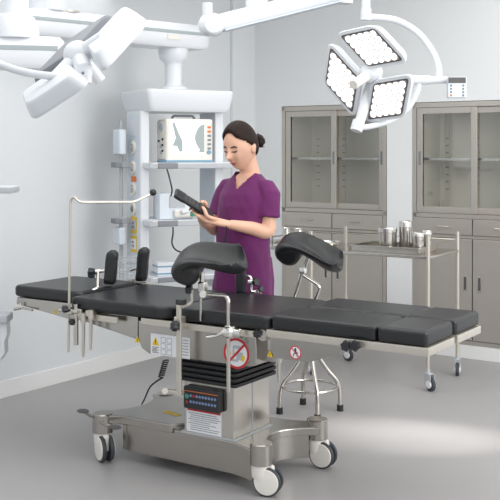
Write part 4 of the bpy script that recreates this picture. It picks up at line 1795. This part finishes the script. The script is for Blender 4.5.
# chest and pelvis
body.rings([ering((0, 0.01, z), rx, ry, 28, 0.85) for (z, rx, ry) in ((0.72, 0.13, 0.09), (0.85, 0.13, 0.09), (1.0, 0.115, 0.083), (1.12, 0.125, 0.09), (1.2, 0.13, 0.092), (1.27, 0.125, 0.078), (1.31, 0.095, 0.058), (1.345, 0.055, 0.045))])
# legs
for sx0 in (-1, 1):
    body.tube(spline([(sx0 * 0.07, 0.0, 0.78), (sx0 * 0.065 - 0.01, -0.03, 0.62), (sx0 * 0.065 - 0.01, -0.03, 0.45), (sx0 * 0.065 - 0.01, -0.02, 0.30), (sx0 * 0.08, 0.0, 0.08)], 4), [0.07 - 0.035 * k / 16 for k in range(17)], 20)
# handset placement (needed by the hands)
hs0 = Vector((0.012, -0.285, 1.143))            # lower end, near her
hs1 = Vector((-0.105, -0.425, 1.256))           # upper end, away
hax = (hs1 - hs0).normalized()
hwd = hax.cross(Vector((0, 0, 1))).normalized()
hwd = Vector((hax.y, -hax.x, 0)).normalized()
hnr = hwd.cross(hax).normalized()
if hnr.z < 0:
    hnr = -hnr
if hwd.x < 0:
    hwd = -hwd
roll = Matrix.Rotation(R(24), 3, hax)
if (roll @ hnr).x < hnr.x:
    roll = Matrix.Rotation(R(-24), 3, hax)
hwd, hnr = roll @ hwd, roll @ hnr
TH_S = frame((hs0 + hs1) / 2, hwd, hax, hnr)


def hp(x, y, z):
    return TH_S @ Vector((x, y, z))


# arms
def arm_tube(sh, el, wr):
    pts = spline([sh, (Vector(sh) * 0.5 + Vector(el) * 0.5), el, (Vector(el) * 0.55 + Vector(wr) * 0.45), wr], 5)
    n = len(pts)
    rs = []
    for k in range(n):
        s = k / (n - 1)
        rs.append(0.038 + 0.002 * (s / 0.5) if s < 0.5 else (0.039 + 0.003 * math.sin((s - 0.5) / 0.5 * math.pi) - 0.016 * (s - 0.5) / 0.5))
    body.tube(pts, rs, 18)
    body.ell(sh, (0.036, 0.036, 0.036))


LS, LE = (0.127, 0.01, 1.272), (0.146, -0.018, 1.058)
RS, RE = (-0.140, 0.01, 1.272), (-0.185, -0.03, 1.06)
# left palm under the handset near its lower end, right palm on its far side
LWr = Vector((0.052, -0.205, 1.098))
RWr = Vector((-0.118, -0.215, 1.105))
arm_tube(LS, LE, LWr)
arm_tube(RS, RE, RWr)


def hand(wr, knuckle, across, fingers, thumb):
    wr, knuckle, across = Vector(wr), Vector(knuckle), Vector(across).normalized()
    d = (knuckle - wr).normalized()
    # palm
    for t in (-1.2, -0.45, 0.3, 1.05):
        body.tube([wr + across * t * 0.008, (wr + knuckle) / 2 + across * t * 0.015, knuckle + across * t * 0.018], [0.0165, 0.0155, 0.0115], 12)
    for k, pts in enumerate(fingers):
        r0 = (0.0085, 0.009, 0.0086, 0.0075)[k]
        start = knuckle + across * (-1.2 + 0.75 * k) * 0.018
        P_ = spline([start] + [Vector(p) for p in pts], 4)
        body.tube(P_, [r0 * (1 - 0.22 * i / (len(P_) - 1)) for i in range(len(P_))], 10)
        body.ell(P_[-1], (r0 * 0.8,) * 3, 10, 8)
    P_ = spline([Vector(p) for p in thumb], 4)
    body.tube(P_, [0.0115 - 0.003 * i / (len(P_) - 1) for i in range(len(P_))], 10)
    body.ell(P_[-1], (0.0086,) * 3, 10, 8)


# handset is 0.085 wide (x), 0.21 long (y), 0.022 thick (z); its face looks up at her
# left hand: palm below the right edge, fingers wrap under to the left, thumb over the right edge
kn_l = hp(0.045, -0.055, -0.026)
fl = []
for k in range(4):
    yb = -0.082 + 0.020 * k
    fl.append([hp(0.022, yb + 0.010, -0.027), hp(-0.008, yb + 0.014, -0.024), hp(-0.034 + 0.004 * abs(k - 1.5), yb + 0.016, -0.020)])
hand(LWr, kn_l, hax, fl, [LWr + (kn_l - LWr) * 0.35 + Vector((0, 0, 0.008)), hp(0.056, -0.075, 0.004), hp(0.048, -0.052, 0.018), hp(0.026, -0.036, 0.019)])
# right hand: grips the left edge near the lower end
kn_r = hp(-0.046, -0.045, -0.026)
fr_ = []
for k in range(4):
    yb = -0.07 + 0.020 * k
    fr_.append([hp(-0.026, yb + 0.012, -0.030), hp(0.0, yb + 0.018, -0.030), hp(0.018, yb + 0.02, -0.032)])
hand(RWr, kn_r, hax, fr_, [RWr + (kn_r - RWr) * 0.35 + Vector((0, 0, 0.008)), hp(-0.058, -0.06, 0.004), hp(-0.048, -0.036, 0.018), hp(-0.026, -0.022, 0.019)])
realize(body, 'body', M['skin'], person, 0.0038, 3)

# face details


def face_pt(x, z, off=0.0):
    """point of the face surface at head-frame x, z (metres)"""
    best = None
    for i in range(60):
        y = -1 + i / 60
        dz, dx = z / 0.112, x / 0.073
        r2 = 1 - dx * dx - dz * dz
        break
    dy = -math.sqrt(max(0.02, r2))
    p = head_point((dx, dy, dz))
    return TH @ (p + Vector((0, -off, 0)))


for sx0 in (-1, 1):
    b = MB()
    pts = [face_pt(sx0 * x, z, 0.001) for (x, z) in ((0.012, 0.0175), (0.022, 0.021), (0.034, 0.021), (0.044, 0.0165))]
    b.tube(spline(pts, 4), [0.0020 + 0.0022 * math.sin(math.pi * i / 12) for i in range(13)], 8)
    b.build('eyebrow', M['brow'], person)
    b = MB()
    pts = [face_pt(sx0 * x, z, 0.0008) for (x, z) in ((0.013, -0.001), (0.021, -0.0035), (0.031, -0.0035), (0.040, 0.0005))]
    b.tube(spline(pts, 4), [0.0016 + 0.0022 * math.sin(math.pi * i / 12) for i in range(13)], 8)
    b.build('eye', M['ink'], person)
b = MB()
pts = [face_pt(x, z, 0.0005) for (x, z) in ((-0.021, -0.0605), (-0.010, -0.0575), (0, -0.059), (0.010, -0.0575), (0.021, -0.0605))]
b.tube(spline(pts, 4), [0.001 + 0.0032 * math.sin(math.pi * i / 16) for i in range(17)], 8)
pts = [face_pt(x, z, 0.0008) for (x, z) in ((-0.019, -0.0615), (-0.010, -0.0655), (0, -0.067), (0.010, -0.0655), (0.019, -0.0615))]
b.tube(spline(pts, 4), [0.001 + 0.0040 * math.sin(math.pi * i / 16) for i in range(17)], 8)
b.build('lips', M['lip'], person)

# hair: shell over the skull with a hairline, and the bun
hm = bmesh.new()
bmesh.ops.create_uvsphere(hm, u_segments=96, v_segments=72, radius=1)
dl2 = []
for v in hm.verts:
    d = v.co.normalized()
    x, y, z = d
    line = 0.66 - 0.95 * max(0, y + 0.72) + 0.10 * math.cos(5 * x) * (1 if y < -0.4 else 0)
    if y > 0.0:
        line = min(line, -0.05 - 0.62 * y)
    if z < line:
        dl2.append(v)
        continue
    edge = min(1.0, (z - line) / 0.22)
    p = head_point(d, 0.002 + 0.011 * edge ** 0.6)
    part = math.exp(-((x - 0.25) / 0.05) ** 2) * (1 if z > 0.4 and y < 0.3 else 0)
    p *= 1 - 0.015 * part
    v.co = p
bmesh.ops.delete(hm, geom=dl2, context='VERTS')
b = MB()
b._add(hm, TH)
ho = b.build('hair', M['hair'], person, angle=70)
sd = ho.modifiers.new('thick', 'SOLIDIFY')
sd.thickness = 0.006
sd.offset = -1
b = MB(TH)
bc = Vector((0.022, 0.112, -0.012))
bb = bmesh.new()
bmesh.ops.create_uvsphere(bb, u_segments=36, v_segments=24, radius=1)
for v in bb.verts:
    r_ = 1 + 0.05 * math.sin(4 * math.atan2(v.co.z, v.co.x) + 6 * v.co.y)
    v.co = Vector((v.co.x * 0.036 * r_, v.co.y * 0.028 * r_, v.co.z * 0.034 * r_)) + bc
b._add(bb)
b.tube([(0.01, 0.07, 0.0), tuple(bc)], [0.03, 0.02], 16)
for k in range(5):
    a = R(72 * k)
    b.tube(spline([bc + Vector((0.03 * math.cos(a), 0.0, 0.03 * math.sin(a))), bc + Vector((0.044 * math.cos(a + 0.3), 0.008, 0.042 * math.sin(a + 0.3)))], 3), [0.003, 0.003, 0.002, 0.001][:4], 6)
b.build('hair_bun', M['hair'], ho, angle=70)

# scrubs top
top_ = MB()
top_.rings([ering((-0.006, yc, z), rx, ry, 36, 0.85) for (z, rx, ry, yc) in ((0.66, 0.165, 0.125, -0.038), (0.75, 0.162, 0.122, -0.036), (0.9, 0.152, 0.116, -0.03), (1.02, 0.146, 0.114, -0.022), (1.10, 0.147, 0.116, -0.012), (1.18, 0.150, 0.117, -0.004), (1.24, 0.150, 0.106, 0.004), (1.285, 0.138, 0.083, 0.01), (1.32, 0.108, 0.066, 0.014), (1.345, 0.080, 0.056, 0.016), (1.368, 0.060, 0.05, 0.016))])
top_.ell((0.0, -0.078, 1.16), (0.105, 0.045, 0.07), 24, 16)
for S_, E_, sx0 in ((LS, LE, 1), (RS, RE, -1)):
    S_, E_ = Vector(S_), Vector(E_)
    mid = S_.lerp(E_, 0.70) + Vector((sx0 * 0.006, 0, 0))
    top_.tube([S_ + Vector((-sx0 * 0.06, 0, 0.014)), S_ + Vector((-sx0 * 0.012, 0, 0.0)), S_ + Vector((sx0 * 0.006, 0, -0.03)), S_.lerp(E_, 0.4) + Vector((sx0 * 0.006, 0, 0)), mid], [0.046, 0.056, 0.061, 0.061, 0.064], 24)


def neckline(bm):
    bmesh.ops.recalc_face_normals(bm, faces=list(bm.faces))
    for v in bm.verts:                                # soft cloth folds
        c_ = v.co
        n_ = noise.noise(Vector((c_.x * 9, c_.y * 9, c_.z * 5))) * 0.008 + noise.noise(Vector((c_.x * 22 + c_.z * 14, c_.y * 22, c_.z * 6))) * 0.0045
        v.co = c_ + v.normal * n_
    kill = []
    for v in bm.verts:
        x, y, z = v.co
        if (z > 1.36 and abs(x) < 0.1) or (y < 0.0 and z > 1.272 and abs(x) < (z - 1.272) * 0.75):
            kill.append(v)
        elif z > 1.32 and (x / 0.066) ** 2 + ((y - 0.022) / 0.066) ** 2 < 1:
            kill.append(v)
        elif z < 0.668:
            kill.append(v)
    bmesh.ops.delete(bm, geom=kill, context='VERTS')


so = realize(top_, 'scrub_top', M['scrub'], person, 0.006, 8, neckline, 0.004)
dg = bpy.context.evaluated_depsgraph_get()
# trousers and shoes
tr = MB()
for sx0 in (-1, 1):
    tr.rings([ering((sx0 * 0.062 - 0.012, -0.03, z), r0, r0 * 1.1, 24) for (z, r0) in ((0.06, 0.07), (0.3, 0.07), (0.5, 0.072), (0.7, 0.08), (0.8, 0.08))])
tr.rings([ering((0, 0.01, z), rx, ry, 28, 0.85) for (z, rx, ry) in ((0.68, 0.14, 0.105), (0.8, 0.145, 0.105), (0.92, 0.13, 0.095))])
realize(tr, 'trousers', M['scrub'], person, 0.009, 4)
for sx0 in (-1, 1):
    b = MB()
    b.rings([[(sx0 * 0.075 + x * sc, -0.04 + y * sc, z) for (x, y) in rpoly(-0.044, 0.044, -0.13, 0.11, 0.04)] for (z, sc) in ((0, 1), (0.02, 1.02), (0.045, 0.95), (0.07, 0.75))])
    b.build('shoe', M['shoe'], person)

# handset with its cable
TWm = Matrix.Translation((WX, WY, 0)) @ Matrix.Rotation(WA, 4, 'Z')
hw_ = TWm @ ((hs0 + hs1) / 2)
hset = empty('control_handset', hw_, 0, 'black hand control held in both hands of the woman', 'handset')
Th = Matrix.Translation(-hw_) @ TWm @ TH_S
b = MB(Th)
b.span(-0.040, 0.040, -0.105, 0.11, -0.011, 0.009, 0.009, 3)
b.span(-0.043, 0.043, 0.055, 0.118, -0.013, 0.011, 0.010, 3)
b.build('case', M['plastic_k'], hset)
for i in range(3):
    for k in range(5):
        b = MB(Th)
        b.box((-0.022 + i * 0.022, -0.03 + k * 0.022, 0.0095), (0.014, 0.012, 0.003), 0.001)
        b.build('key_button', M['grey_d'], hset)
b = MB()
c0 = Th @ Vector((0.0, -0.105, 0))
inv = lambda p: p - hw_
pts = [c0, c0 + Vector((0.012, 0.02, -0.025)), inv(P(226, 226, 4.88)), inv(P(225, 238, 4.9)), inv(P(222, 252, 4.92)), inv(P(221, 272, 4.93))]
b.tube(spline(pts, 6), 0.004, 8)
b.build('cable', M['plastic_k'], hset)
